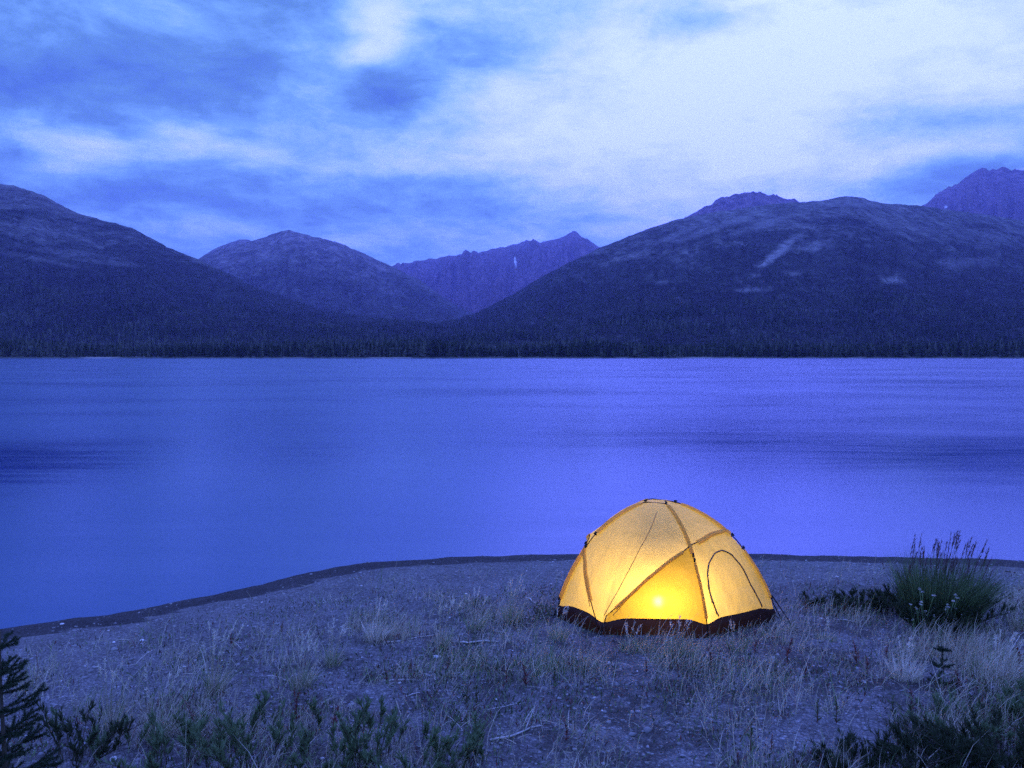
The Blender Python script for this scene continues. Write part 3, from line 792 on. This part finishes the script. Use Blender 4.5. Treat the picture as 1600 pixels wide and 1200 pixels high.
# ================================================================== plants
def in_tent(x, y, m=.0):
    dx = x-TC[0]; dy = y-TC[1]
    return np.hypot(dx, dy) < r_poly(np.degrees(np.arctan2(dy, dx)))+m
def rdir(n, up, rg=rng):
    a = rg.random(n)*2*math.pi
    d = np.stack([np.cos(a), np.sin(a), np.full(n, 0.)], -1)*rg.random((n, 1))
    d[:, 2] = up; return unit(d)
# dry grass: density from where the photo shows it
ZON = [(990, 1030, 150, 30, 1.0), (1150, 1035, 130, 30, .9), (1420, 1050, 190, 45, 1.2), (1560, 1040, 120, 70, 1.2), (1290, 975, 70, 26, .7), (1200, 1010, 110, 24, .7),
       (880, 985, 40, 26, .8), (745, 960, 80, 28, .7), (600, 1000, 80, 35, .6), (690, 1030, 140, 50, .6), (480, 1060, 110, 50, .7), (330, 1090, 80, 60, .6), (180, 1140, 150, 50, .75), (500, 1130, 130, 40, .5),
       (840, 1050, 140, 40, .6), (1080, 1080, 150, 30, .45), (1500, 1140, 170, 70, 1.0), (650, 1180, 200, 30, .5), (1330, 1110, 120, 40, .6), (1590, 960, 50, 50, .5), (60, 1100, 60, 60, .6), (330, 1160, 330, 45, .85), (700, 1150, 130, 30, .5)]
def veg(px, py):
    d = .04+.20*sstep(945, 1010, py)*np.maximum(sstep(330, 480, px), sstep(1050, 1110, py))
    for (a, b_, wx_, wy_, am) in ZON: d = np.maximum(d, am*np.exp(-((px-a)/wx_)**2-((py-b_)/wy_)**2))
    return d
n = 900000
x = rng.uniform(-7, 11, n); y = 4.2+rng.random(n)**1.0*8.2
z = ground_z(x, y)
px, py = to_px(x, y, z)
dn = veg(px, py)*np.clip(.70+4.2*fbm(x*1.7, y*1.7, 4), .01, 1.8)
dn = np.where(y < 4.9, .3, dn)
dn *= sstep(.9, 2.4, shore_dist(x, y))
keep = (rng.random(n) < dn*.36) & ~in_tent(x, y, .02) & (px > -300) & (px < 1900)
x, y, z = x[keep], y[keep], z[keep]; N = len(x)
base = np.stack([x, y, z-.01], -1)
tone = fbm(x*.9+3, y*.9, 3)+.35*rng.normal(size=N)
tone = tone-.0+.30*np.exp(-((px[keep]-330)/330)**2-((py[keep]-1165)/55)**2)*(rng.random(N) < .6)
kind = np.where(tone > .62, 2, np.where(tone > .27, 1, 0)); kind = np.where(rng.random(N) < .05, 3, kind)
lean = np.stack([.25+.25*rng.normal(size=N), .1*rng.normal(size=N), np.zeros(N)], -1)
up = np.where(rng.random(N) < .72, 1.1, .15)
d = rdir(N, 1.0); d[:, 2] *= up; d = unit(d)
L = rng.gamma(4, .036, N)*np.clip(.8+1.6*fbm(x*1.1, y*1.1+9, 3), .4, 1.6)+.05
tall = rng.random(N) < .16*np.clip(1+4*fbm(x*.8+20, y*.8, 3), .1, 2.2)
L = np.where(tall, L*1.5+.10, L); d = np.where(tall[:, None], unit(d*[.45, .45, 1]+[0, 0, .5]), d)
A = Acc()
for k in range(4):
    s_ = kind == k
    blades(A, base[s_], d[s_], L[s_], rng.uniform(.0035, .0075, s_.sum()), (lean*.6+np.array([0, 0, -.28]))[s_], PROF_GRASS, k)
tag(A.build('dry_grass', [M['straw'], M['green_grass'], M['pale_straw'], M['red_grass']]), 'dry pale grass and straw growing over the gravel round the tent', 'grass', kind='stuff')

# low dark ground cover (crowberry, moss)
n = 600000
x = rng.uniform(-7, 11, n); y = rng.uniform(4.2, 11, n); z = ground_z(x, y); px, py = to_px(x, y, z)
COV = [(1480, 1175, 190, 50, 1.6), (1340, 945, 75, 16, 1.6), (1270, 940, 40, 12, .8), (1470, 960, 90, 26, 1.5), (1600, 1160, 220, 60, 1.6), (1430, 1180, 150, 45, 1.5), (850, 960, 40, 22, .7), (770, 945, 40, 14, .6), (60, 1190, 130, 40, 1.0), (640, 1120, 90, 18, .6), (1300, 1160, 80, 40, .6), (740, 1130, 70, 18, .5), (1150, 1060, 160, 14, .4)]
dn = np.full(n, .05)+.20*np.exp(-((px-1000)/700)**2-((py-1085)/75)**2)+.25*np.exp(-((px-300)/420)**2-((py-1150)/60)**2)
for (a, b_, wx_, wy_, am) in COV: dn = np.maximum(dn, am*np.exp(-((px-a)/wx_)**2-((py-b_)/wy_)**2))
dn *= np.clip(.5+3.5*fbm(x*2.2+4, y*2.2, 4), 0, 1.6)*sstep(1.0, 2.5, shore_dist(x, y))
keep = (rng.random(n) < dn*.7) & ~in_tent(x, y, .03)
x, y, z = x[keep], y[keep], z[keep]; N = len(x)
base = np.stack([x, y, z+rng.random(N)**2*.09], -1); d = rdir(N, .8)
A = Acc(); pick = rng.choice(4, N, p=(.45, .27, .18, .10))
for k in range(4):
    s_ = pick == k
    blades(A, base[s_], d[s_], rng.uniform(.02, .055, s_.sum()), rng.uniform(.006, .012, s_.sum()), np.zeros(3), PROF_LEAF, k)
tag(A.build('ground_cover', [M['dark_leaf'], M['willow_leaf'], M['red_grass'], M['green_grass']]), 'low dark leafy ground cover creeping over the gravel', 'ground cover', kind='stuff')

# loose gravel
n = 60000
x = rng.uniform(-9, 12, n); y = rng.uniform(4.3, 14.6, n); z = ground_z(x, y); sd_ = shore_dist(x, y)
keep = ((sd_ > 1.0) | (rng.random(n) < .12)) & (sd_ > -.1) & ~in_tent(x, y, .05) & (rng.random(n) < .35+.9*np.clip(fbm(x*1.3, y*1.3, 3)+.2, 0, 1))
x, y, z = x[keep], y[keep], z[keep]; N = len(x)
ico = np.array([(0, 0, -1), (.72, -.53, -.45), (-.28, -.85, -.45), (-.89, 0, -.45), (-.28, .85, -.45), (.72, .53, -.45), (.28, -.85, .45), (-.72, -.53, .45), (-.72, .53, .45), (.28, .85, .45), (.89, 0, .45), (0, 0, 1)], float)
icf = np.array([(0, 1, 2), (1, 0, 5), (0, 2, 3), (0, 3, 4), (0, 4, 5), (1, 5, 10), (2, 1, 6), (3, 2, 7), (4, 3, 8), (5, 4, 9), (1, 10, 6), (2, 6, 7), (3, 7, 8), (4, 8, 9), (5, 9, 10), (6, 10, 11), (7, 6, 11), (8, 7, 11), (9, 8, 11), (10, 9, 11)])
sz = rng.gamma(2.5, .0030, N)+.0035
v = ico[None]*(1+.25*rng.normal(size=(N, 12, 1)))*sz[:, None, None]*np.stack([rng.uniform(.8, 1.5, N), rng.uniform(.8, 1.3, N), rng.uniform(.35, .7, N)], -1)[:, None]
v = v+np.stack([x, y, z+.001], -1)[:, None]
A = Acc(); pale = rng.random(N) < .012
for k, s_ in enumerate((~pale, pale)):
    A.add(v[s_], [(icf[None]+(np.arange(s_.sum())*12)[:, None, None]).reshape(-1, 3)], k)
tag(A.build('gravel', [M['stone'], M['pale_stone']]), 'loose grey and white pebbles strewn over the beach', 'gravel', kind='stuff')

def place(o, p, rz=0, sc=1):
    o.location = p; o.rotation_euler = (0, 0, rz); o.scale = (sc,)*3; return o
def copy_tree(o, parent=None):
    c_ = o.copy(); COL.objects.link(c_)
    if parent: c_.parent = parent
    for ch in list(o.children): copy_tree(ch, c_)
    return c_

# ------------------------------------------------------------------ willow shrubs
def make_willow(height, spread, stems, rg, leaf=M['willow_leaf'], density=1.0, name='willow_shrub', lw=1.0):
    root = empty(name, (0, 0, 0))
    S = Acc(); F = Acc()
    for k in range(stems):
        a = rg.random()*6.283; r0 = spread*.55*rg.random()
        h = height*rg.uniform(.55, 1.0); out = spread*rg.uniform(.2, .9)
        s = np.linspace(0, 1, 10)
        path = np.stack([np.cos(a)*(r0+out*s**1.4), np.sin(a)*(r0+out*s**1.4), -.03+h*s], -1)+np.cumsum(rg.normal(0, .006, (10, 3)), 0)
        tube(S, path, np.linspace(.0055, .0016, 10), 5)
        tw = [path]
        for j in range(rg.integers(3, 6)):
            i0 = rg.integers(3, 8); b0 = path[i0]; a2 = a+rg.normal(0, 1.0)
            ln = h*rg.uniform(.18, .38); s2 = np.linspace(0, 1, 6)
            q = b0+np.stack([np.cos(a2)*ln*.5*s2, np.sin(a2)*ln*.5*s2, ln*s2*.9], -1)
            tube(S, q, np.linspace(.003, .0012, 6), 4); tw.append(q)
        for q in tw:
            n_ = int(len(q)*rg.uniform(2.2, 3.8)*density)
            u = rg.uniform(.18, 1, n_)*(len(q)-1); i = np.minimum(u.astype(int), len(q)-2); fr = (u-i)[:, None]
            bp = q[i]*(1-fr)+q[i+1]*fr; tg = unit(q[i+1]-q[i])
            d_ = unit(tg*1.1+rdir(n_, .25, rg)*.8)
            blades(F, bp, d_, rg.uniform(.035, .07, n_), rg.uniform(.0065, .012, n_)*lw, rg.normal(0, .08, (n_, 3)), PROF_LEAF, 0, rg)
    S.build('stem', M['bark'], root); F.build('foliage', leaf, root)
    return root
WG = 'willow shrubs at the front edge'
WIL = [(395, 1200, .54, .50, 15, 'tallest leafy green willow shrub, at the lower edge left of the two thin willow shoots'),
       (120, 1200, .42, .46, 12, 'dark twiggy willow shrub standing right beside the spruce at the left edge'),
       (262, 1215, .33, .40, 9, 'small willow shrub between the dark twiggy shrub and the tallest willow'),
       (300, 1155, .24, .2, 6, 'very small leafy willow sprig in pale grass behind the lower left shrubs'),
       (570, 1205, .54, .30, 8, 'slender upright willow with bare lower stems, left of the wider bottom willow clump'),
       (655, 1215, .38, .44, 11, 'wide low willow clump at the bottom edge, left of the leaning willow stem'),
       (722, 1205, .40, .24, 6, 'sparse willow shoot leaning right at the bottom edge near the driftwood stick'),
       (500, 1222, .30, .40, 10, 'low bushy willow at the bottom edge between the tallest and the slender upright one')]
for i, (a, b_, h, sp_, st, lab) in enumerate(WIL):
    rg = np.random.default_rng(100+i)
    p = at(a, b_)
    o = make_willow(h, sp_, st, rg, M['dark_leaf'] if i in (1,) else M['willow_leaf'])
    tag(place(o, p, rg.random()*6), lab, 'shrub', WG)
SG = 'thin willow shoots in the grass'
shoots = [make_willow(.32, .10, 2, np.random.default_rng(160+k), M['willow_leaf'], 1.0, 'willow_shoot') for k in range(5)]
for i, (a, b_, h) in enumerate([(210, 1170, .9), (330, 1195, 1.1), (350, 1165, .8), (440, 1175, 1.0), (470, 1195, 1.2), (530, 1190, 1.0), (545, 1165, 1.2), (600, 1180, 1.2), (620, 1165, .8), (690, 1190, 1.0), (745, 1185, .8), (760, 1199, .9),
                                (90, 1160, .9), (160, 1195, 1.0), (240, 1185, 1.1), (420, 1140, .8), (500, 1140, .9), (300, 1190, 1.2), (580, 1150, 1.0), (665, 1160, .7), (560, 1199, .9), (385, 1160, 1.2)]):
    o = shoots[i] if i < 5 else copy_tree(shoots[i % 5])
    tag(place(o, at(a, b_), i*1.7, h), 'thin green willow shoot standing singly among grass near the bottom edge', 'shoot', SG)
# dark bushes at the lower right and beside the tall grass
BG = 'dark low bushes on the right'
BUS = [(1560, 1200, .38, .55, 44, 'broad black-green bush filling the bottom right corner'),
       (1440, 1205, .27, .46, 38, 'low dark bush at the bottom edge left of the corner bush'),
       (1330, 1200, .17, .34, 24, 'smallest low dark bush at the bottom edge, farthest from the right corner'),
       (1605, 1130, .30, .36, 26, 'dark bush half cut off by the right edge above the corner bush'),
       (1500, 1150, .20, .42, 30, 'flat dark bush between the pale grass and the corner bush'),
       (1345, 952, .20, .38, 34, 'flat dark green shrub on the gravel between tent and tall grass clump'),
       (1395, 958, .30, .34, 34, 'dark green shrub touching the foot of the tall grass clump on its tent side'),
       (1272, 945, .12, .16, 9, 'tiny dark green shrub standing closest to the tent door on the gravel')]
for i, (a, b_, h, sp_, st, lab) in enumerate(BUS):
    rg = np.random.default_rng(200+i)
    o = make_willow(h, sp_, st, rg, [M['dark_leaf'], M['willow_leaf']][i in (3, 4)], 1.25, 'low_bush', .62)
    tag(place(o, at(a, b_), rg.random()*6), lab, 'bush', BG)

# ------------------------------------------------------------------ fireweed stalks
def make_fireweed(h, rg, red):
    root = empty('fireweed', (0, 0, 0)); S = Acc(); F = Acc()
    s = np.linspace(0, 1, 9); ln = rg.normal(0, .10, 2)
    path = np.stack([ln[0]*h*s**2, ln[1]*h*s**2, -.02+h*s], -1)
    tube(S, path, np.linspace(.004, .0015, 9), 5)
    n_ = int(26+h*60); u = rg.uniform(.12, 1, n_); bp = np.stack([np.interp(u, s, path[:, k]) for k in range(3)], -1)
    d_ = rdir(n_, .75, rg); d_[:, :2] *= 1.2
    blades(F, bp, d_, (.05*(1.15-.75*u))*rg.uniform(.7, 1.2, n_), rg.uniform(.006, .011, n_), np.array([0, 0, -.15]), PROF_LEAF, 0, rg)
    S.build('stem', M['red_stem'], root); F.build('leaves', M['red_grass'] if red else M['dark_grass'], root)
    return root
FW = [(1112, 1048, .24, 1), (1230, 1035, .26, 1), (1339, 1038, .24, 1), (1180, 1020, .16, 1), (1307, 1130, .24, 0), (1277, 1130, .22, 0), (1144, 1096, .16, 0), (1173, 1180, .26, 0), (1395, 1120, .20, 0), (1425, 1110, .22, 1),
      (1540, 1100, .22, 0), (1205, 1176, .16, 1), (1153, 1194, .14, 1), (1258, 1060, .18, 1), (1355, 1055, .2, 1), (1385, 1030, .18, 1), (1595, 1060, .3, 1), (1010, 1055, .16, 1), (960, 1060, .14, 0), (1060, 1060, .16, 1),
      (745, 1108, .22, 0), (728, 1100, .18, 0), (866, 1076, .2, 0), (822, 1075, .26, 1), (886, 1160, .18, 1), (520, 1150, .26, 1), (605, 1068, .16, 1), (792, 1068, .16, 1), (940, 1100, .14, 0), (912, 1066, .16, 0),
      (640, 1055, .14, 1), (700, 1050, .14, 1), (462, 1130, .26, 1), (1460, 1090, .2, 0), (1500, 1080, .2, 1), (360, 1010, .16, 1), (440, 990, .16, 1), (1265, 920, .1, 1), (1310, 915, .1, 1), (1380, 890, .14, 1), (1220, 925, .1, 1)]
rg = np.random.default_rng(55)
protos = [[make_fireweed(.2, rg, r_) for _ in range(3)] for r_ in (0, 1)]
used = set()
for i, (a, b_, h, red) in enumerate(FW):
    k = (red, i % 3); src = protos[red][i % 3]
    o = src if k not in used else copy_tree(src)
    used.add(k)
    place(o, at(a, b_), rng.random()*6, h/.2)
    tag(o, 'thin dark red fireweed stalk standing among the dry grass' if red else 'thin dark green leafy fireweed stalk standing among the dry grass', 'plant', 'red fireweed stalks in the grass' if red else 'green fireweed stalks in the grass')

# ------------------------------------------------------------------ grass tussocks with seed heads
def make_tussock(h, spread, n_, heads, rg, mats=(M['straw'], M['green_grass']), lean=(.12, 0), head_mat=M['pale_straw'], hl=.10, width=.0068):
    root = empty('grass_tussock', (0, 0, 0)); F = Acc()
    a = rg.random(n_)*6.283; r0 = spread*.35*np.sqrt(rg.random(n_))
    base = np.stack([r0*np.cos(a), r0*np.sin(a), np.full(n_, -.02)], -1)
    d_ = unit(np.stack([np.cos(a)*.45*rg.random(n_)+lean[0]*.6, np.sin(a)*.45*rg.random(n_)+lean[1], np.ones(n_)], -1))
    L_ = h*rg.uniform(.35, .9, n_); bend = np.stack([np.cos(a)*.26+lean[0], np.sin(a)*.26, np.full(n_, -.22)], -1)*rg.random((n_, 1))*1.3+rg.normal(0, .06, (n_, 3))
    k0 = rg.random(n_) < .7
    for k, s_ in enumerate((k0, ~k0)): blades(F, base[s_], d_[s_], L_[s_], rg.uniform(.7, 1.2, s_.sum())*width, bend[s_], PROF_GRASS, k, rg)
    F.build('blades', list(mats), root)
    for k in range(heads):
        S = Acc(); H = Acc()
        a_ = rg.random()*6.283; s = np.linspace(0, 1, 9); hh_ = h*rg.uniform(.75, 1.12)
        o_ = hh_*rg.uniform(.05, .28)
        path = np.stack([np.cos(a_)*(.02+o_*s**1.6)+lean[0]*hh_*s**2, np.sin(a_)*(.02+o_*s**1.6), hh_*s-.01-hh_*.05*s**3], -1)
        tube(S, path, np.linspace(.0032, .0019, 9), 4)
        t_ = unit(path[-1]-path[-2]); m_ = 26
        u = rg.random(m_)[:, None]
        bp = path[-1]+t_*hl*u
        blades(H, bp, unit(t_+.38*rg.normal(size=(m_, 3))), rg.uniform(.022, .04, m_)*(hl/.09), .0046, np.zeros(3), PROF_LEAF, 0, rg)
        st = S.build('stalk', mats[0], root); H.build('seed_head', head_mat, st)
    return root
TG_ = 'pale grass tussocks on the gravel'
TUS = [(588, 1002, .34, .22, 130, 5, 'fan-shaped pale grass tussock standing alone on the open gravel left of the tent'),
       (690, 1018, .46, .14, 90, 6, 'tall narrow pale grass tussock, second tussock to the left of the tent'),
       (742, 984, .34, .28, 120, 4, 'broad greenish grass tussock in front of the gravel beach left of the tent'),
       (800, 975, .44, .22, 120, 8, 'tall tussock with feathery heads nearest the left side of the tent'),
       (872, 1000, .26, .22, 110, 3, 'pale tussock touching the left corner of the tent base'),
       (520, 1040, .34, .2, 100, 6, 'green and straw tussock below the fan-shaped tussock'),
       (470, 1075, .40, .26, 120, 8, 'tussock with green blades beside the tallest willow shrub'),
       (335, 1085, .52, .2, 90, 12, 'tall sparse tussock whose pale seed heads rise before the gravel beach on the left'),
       (175, 1140, .50, .2, 80, 9, 'tussock with long curved seed heads just right of the left edge spruce'),
       (245, 1160, .48, .22, 110, 5, 'thick blue-grey tussock behind the small lower left willow'),
       (985, 1018, .24, .3, 130, 5, 'short straw tussock in front of the middle of the tent base'),
       (1060, 1022, .28, .3, 130, 5, 'straw tussock in front of the tent corner beside the door'),
       (1150, 1015, .20, .3, 120, 2, 'short flattened tussock below the tent door'),
       (1415, 1062, .30, .34, 260, 4, 'bright pale tussock below the tiny spruce seedling'),
       (1560, 1062, .36, .34, 220, 8, 'pale windblown tussock near the right edge of the meadow'),
       (1590, 985, .40, .22, 130, 8, 'tussock at the right edge beside the tall grass clump'),
       (1290, 1000, .16, .3, 110, 2, 'low straw tussock between the tent peg and the tall grass clump')]
for i, (a, b_, h, sp_, n_, hd, lab) in enumerate(TUS):
    rg = np.random.default_rng(300+i)
    mats = (M['pale_straw'], M['straw']) if i in (0, 13, 14) else (M['straw'], M['green_grass'])
    tag(place(make_tussock(h, sp_, n_, hd, rg, mats), at(a, b_)), lab, 'grass tussock', TG_)

# the big clump of tall dark grass on the right
rg = np.random.default_rng(41)
cl_p = at(1468, 968)
o = make_tussock(1.0, 1.05, 2600, 0, rg, (M['dark_grass'], M['green_grass']), (.10, 0), None, .1, .0068)
o.name = 'tall_grass_clump'
for k in range(62):
    S = Acc(); H = Acc()
    a_ = rg.random()*6.283; rr = .40*math.sqrt(rg.random()); s = np.linspace(0, 1, 8); hh_ = (1.0-.35*rr**1.5/.27*.6)*rg.uniform(.58, 1.04)
    b0 = np.array([rr*math.cos(a_)*1.05, rr*math.sin(a_)*.8, -.02])
    path = b0+np.stack([hh_*(rg.uniform(.04, .26)*s**2+.08*math.cos(a_)*s), hh_*.08*math.sin(a_)*s, hh_*s], -1)
    tube(S, path, np.linspace(.0028, .0014, 8), 4)
    t_ = unit(path[-1]-path[-2]); m_ = 34; u = rg.random(m_)[:, None]
    blades(H, path[-1]+t_*.17*(u-.4), unit(t_+.25*rg.normal(size=(m_, 3))), rg.uniform(.03, .05, m_), .005, np.zeros(3), PROF_LEAF, 0, rg)
    st = S.build('stalk', M['dark_grass'], o); H.build('seed_head', M['plume'], st)
tag(place(o, cl_p), 'tall dark grass clump with purplish plumes at the beach on the right', 'grass clump')
# leafy skirt and pale flowers in front of it
o = make_willow(.42, .62, 46, np.random.default_rng(42), M['dark_leaf'], 1.5, 'leafy_plant')
tag(place(o, at(1475, 985)), 'dark leafy plant growing round the foot of the tall grass clump', 'plant')
FLW = [(1428, 938, .14), (1452, 960, .12), (1490, 950, .16), (1443, 925, .2), (1480, 930, .2), (1507, 962, .12), (1425, 965, .1), (1470, 945, .16), (1462, 972, .10), (1498, 975, .1), (1438, 952, .13), (1485, 962, .12)]
def make_flower(rg):
    root = empty('wild_flower', (0, 0, 0))
    for k in range(3):
        S = Acc(); H = Acc()
        a_ = rg.random()*6.28; s = np.linspace(0, 1, 6); path = np.stack([.06*math.cos(a_)*s**1.5, .06*math.sin(a_)*s**1.5, rg.uniform(.75, 1)*s-.05], -1)*np.array([1, 1, .3])
        tube(S, path, .002, 4)
        m_ = 18; blades(H, np.repeat(path[-1:], m_, 0), rdir(m_, .35, rg), .017*rg.uniform(.6, 1.2, m_), .0055, np.array([0, 0, -.1]), PROF_LEAF, 0, rg)
        blades(H, np.repeat(path[-1:], 8, 0), rdir(8, .9, rg), .01, .007, np.zeros(3), PROF_LEAF, 1, rg)
        st = S.build('stem', M['green_grass'], root); H.build('petals', [M['petal'], M['pale_straw']], st)
    return root
rg = np.random.default_rng(77); fl0 = make_flower(rg)
for i, (a, b_, h) in enumerate(FLW):
    o = fl0 if i == 0 else copy_tree(fl0)
    # rooted just in front of the leafy plant's edge
    yb = cl_p[1]-.50-.1*rng.random(); xb = (a-800)/FPX*yb
    zg = float(ground_z(xb, yb)); top = CAMZ+(HZ-b_)/FPX*yb
    place(o, (xb, yb, zg-.005), rng.random()*6, max(.4, (top-zg)/.27))
    tag(o, 'small white wild flower in the dark leaves below the tall grass clump', 'flower', 'white flowers before the tall grass clump')

# ------------------------------------------------------------------ spruces
def make_spruce(h, reach, whorls, rg, per=6, name='spruce_sapling'):
    root = empty(name, (0, 0, 0)); T = Acc()
    s = np.linspace(0, 1, 12); trunk = np.stack([.012*np.sin(s*5), .01*np.cos(s*4)-.01, -.05+(h+.05)*s], -1)
    tube(T, trunk, np.linspace(.016, .003, 12)*h, 7); T.build('trunk', M['bark'], root)
    def needles(F, q, n_, ln):
        u = rg.random(n_)*(len(q)-1); i = np.minimum(u.astype(int), len(q)-2); fr = (u-i)[:, None]
        bp = q[i]*(1-fr)+q[i+1]*fr; tg = unit(q[i+1]-q[i])
        blades(F, bp, unit(tg*.75+unit(rg.normal(size=(n_, 3)))*.9), rg.uniform(.7, 1.15, n_)*ln*1.2, .0036, np.zeros(3), PROF_NEEDLE, 0, rg)
    F = Acc(); needles(F, trunk[8:], 160, .018); F.build('leader', M['spruce_needle'], root)
    for k in range(whorls):
        f = .08+.84*k/(whorls-1) if whorls > 1 else .8
        for j in range(per):
            a_ = j*6.283/per+k*.9+rg.normal(0, .2); ln = reach*(1-f)**.8*rg.uniform(.75, 1.1)+.04
            z0 = h*(f+rg.normal(0, .015)); s2 = np.linspace(0, 1, 8)
            q = np.stack([np.cos(a_)*ln*s2, np.sin(a_)*ln*s2, z0+ln*(.05*s2+.28*s2**2)], -1)
            B = Acc(); tube(B, q, np.linspace(.005, .0018, 8), 4, 1)
            needles(B, q, int(560*ln/.3)+60, .018)
            for e in range(int(ln/.055)):
                i0 = 1+rg.integers(0, 6); sg = 1 if e % 2 else -1; a3 = a_+sg*rg.uniform(.6, .95); l2 = ln*(1-i0/8)*rg.uniform(.5, .75)+.03
                q2 = q[i0]+np.stack([np.cos(a3)*l2*s2, np.sin(a3)*l2*s2, l2*(.1*s2+.2*s2**2)], -1)
                tube(B, q2, .0018, 4, 1); needles(B, q2, int(520*l2/.3)+30, .017)
            B.build('branch', [M['spruce_needle'], M['bark']], root)
    return root
yb = 5.1; xb = (6-800)/FPX*yb; zg = float(ground_z(xb, yb)); top = CAMZ+(HZ-984)/FPX*yb
tag(place(make_spruce(top-zg, .36, 9, np.random.default_rng(5), 6), (xb, yb, zg)), 'dark young spruce cut off by the left edge of the frame', 'tree', 'young spruces on the shore')
p = at(1472, 1072); hh_ = .36
tag(place(make_spruce(hh_, .12, 3, np.random.default_rng(6), 4), p), 'tiny thin spruce seedling with few branches in front of the tall grass clump', 'tree', 'young spruces on the shore')

# ------------------------------------------------------------------ driftwood and stones
def stick(a, b_, thick, rg, twigs=0, lift=.012):
    p0, p1 = at(*a), at(*b_); s = np.linspace(0, 1, 10)[:, None]
    q = p0*(1-s)+p1*s; ln = np.linalg.norm(p1-p0)
    q[:, :2] += np.cumsum(rg.normal(0, ln*.018, (10, 2)), 0)
    q[:, 2] = ground_z(q[:, 0], q[:, 1])+thick*.55+lift*np.sin(np.pi*s[:, 0])*rg.random()
    A = Acc(); o = p0.copy()
    tube(A, q-o, thick*np.linspace(1, .45, 10)*(1+.18*rg.normal(size=10)), 7)
    ob = A.build('driftwood_stick', M['driftwood']); ob.location = o
    if twigs:
        B = Acc()
        for k in range(twigs):
            i = rg.integers(3, 8); d_ = unit(q[i+1]-q[i]+np.array([rg.normal(), rg.normal(), .9])*np.linalg.norm(q[i+1]-q[i])*.9); l2 = ln*rg.uniform(.2, .4)
            tube(B, q[i]-o+d_[None]*np.linspace(0, l2, 5)[:, None], thick*np.linspace(.5, .2, 5), 5)
        B.build('twig', M['driftwood'], ob)
    return ob
rg = np.random.default_rng(12)
DG = 'bleached driftwood on the gravel'
STK = [((766, 1160), (848, 1140), .011, 2, 'long pale driftwood stick lying on bare gravel at the bottom centre'),
       ((822, 936), (838, 948), .012, 3, 'forked bleached driftwood branch lying beside the left corner of the tent'),
       ((716, 1006), (775, 1003), .013, 0, 'short thick driftwood piece below the tall narrow tussock'),
       ((632, 1090), (655, 1083), .007, 0, 'short driftwood bit lying behind the wide willow clump'),
       ((640, 1000), (690, 992), .006, 0, 'thin driftwood twig between the fan-shaped tussock and the tall narrow one'),
       ((820, 966), (862, 963), .006, 0, 'thin driftwood twig just left of the tent base'),
       ((1300, 968), (1345, 976), .006, 1, 'thin pale twig on the gravel below the flat dark shrub'),
       ((600, 1064), (668, 1062), .005, 0, 'long thin twig lying below the fan-shaped tussock'),
       ((760, 1112), (812, 1100), .006, 1, 'crooked pale twig above the long driftwood stick'),
       ((180, 1002), (205, 1000), .006, 0, 'short twig on the open beach at the far left'),
       ((1570, 893), (1590, 896), .010, 0, 'dark drift log lying near the waterline at the right edge')]
for a, b_, th_, tw, lab in STK:
    o = stick(a, b_, th_, rg, tw)
    if 'dark drift' in lab: o.data.materials[0] = M['bark']
    tag(o, lab, 'driftwood', DG)
def stone(px, py, r, lab, mat, rg, cat='stone'):
    p = at(px, py); A = Acc()
    u = np.linspace(0, math.pi, 9); w = np.linspace(0, 2*math.pi, 14, endpoint=False); U, V_ = np.meshgrid(u, w, indexing='ij')
    sq = 1+.22*(fbm(np.cos(V_)*1.6+px, np.sin(V_)*1.6+U, 3))*2
    v = np.stack([np.sin(U)*np.cos(V_)*1.25*sq, np.sin(U)*np.sin(V_)*.95*sq, np.cos(U)*.6*sq], -1)*r
    A.add(v, [grid_faces(9, 14, True)]); o = A.build('stone', mat); o.location = p+[0, 0, r*.3]; o.rotation_euler = (0, 0, rg.random()*6)
    return tag(o, lab, cat, 'single stones on the gravel')
stone(222, 1002, .026, 'bright white stone alone on the gravel beach on the left', M['pale_stone'], rg)
stone(177, 1188, .026, 'pale rounded stone among the plants at the lower left', M['pale_stone'], rg)
stone(1571, 914, .024, 'small dark stone on the beach right of the tall grass clump', M['stone'], rg)
stone(370, 948, .022, 'dark grey stone near the dark drift line on the left beach', M['stone'], rg)
stone(97, 976, .022, 'small pale stone on wet gravel right at the waterline', M['pale_stone'], rg)

# ------------------------------------------------------------------ the air between here and the mountains
A = Acc(); bx = np.array([(a, b_, c_) for a in (-9500, 9500) for b_ in (-950, 11800) for c_ in (-6, 1750)], float)
A.add(bx, [np.array([(0, 1, 3, 2), (4, 6, 7, 5), (0, 4, 5, 1), (2, 3, 7, 6), (0, 2, 6, 4), (1, 5, 7, 3)])])
hm = bpy.data.materials.new('haze'); hm.use_nodes = True; nt = hm.node_tree
nt.nodes.remove(nt.nodes['Principled BSDF'])
pv = nt.nodes.new('ShaderNodeVolumePrincipled'); pv.inputs['Color'].default_value = (.52, .48, 1.0, 1); pv.inputs['Density'].default_value = 7.5e-5
pv.inputs['Anisotropy'].default_value = 0.0
nt.links.new(pv.outputs[0], nt.nodes['Material Output'].inputs['Volume'])
tag(A.build('haze', hm, smooth=False), kind='stuff')
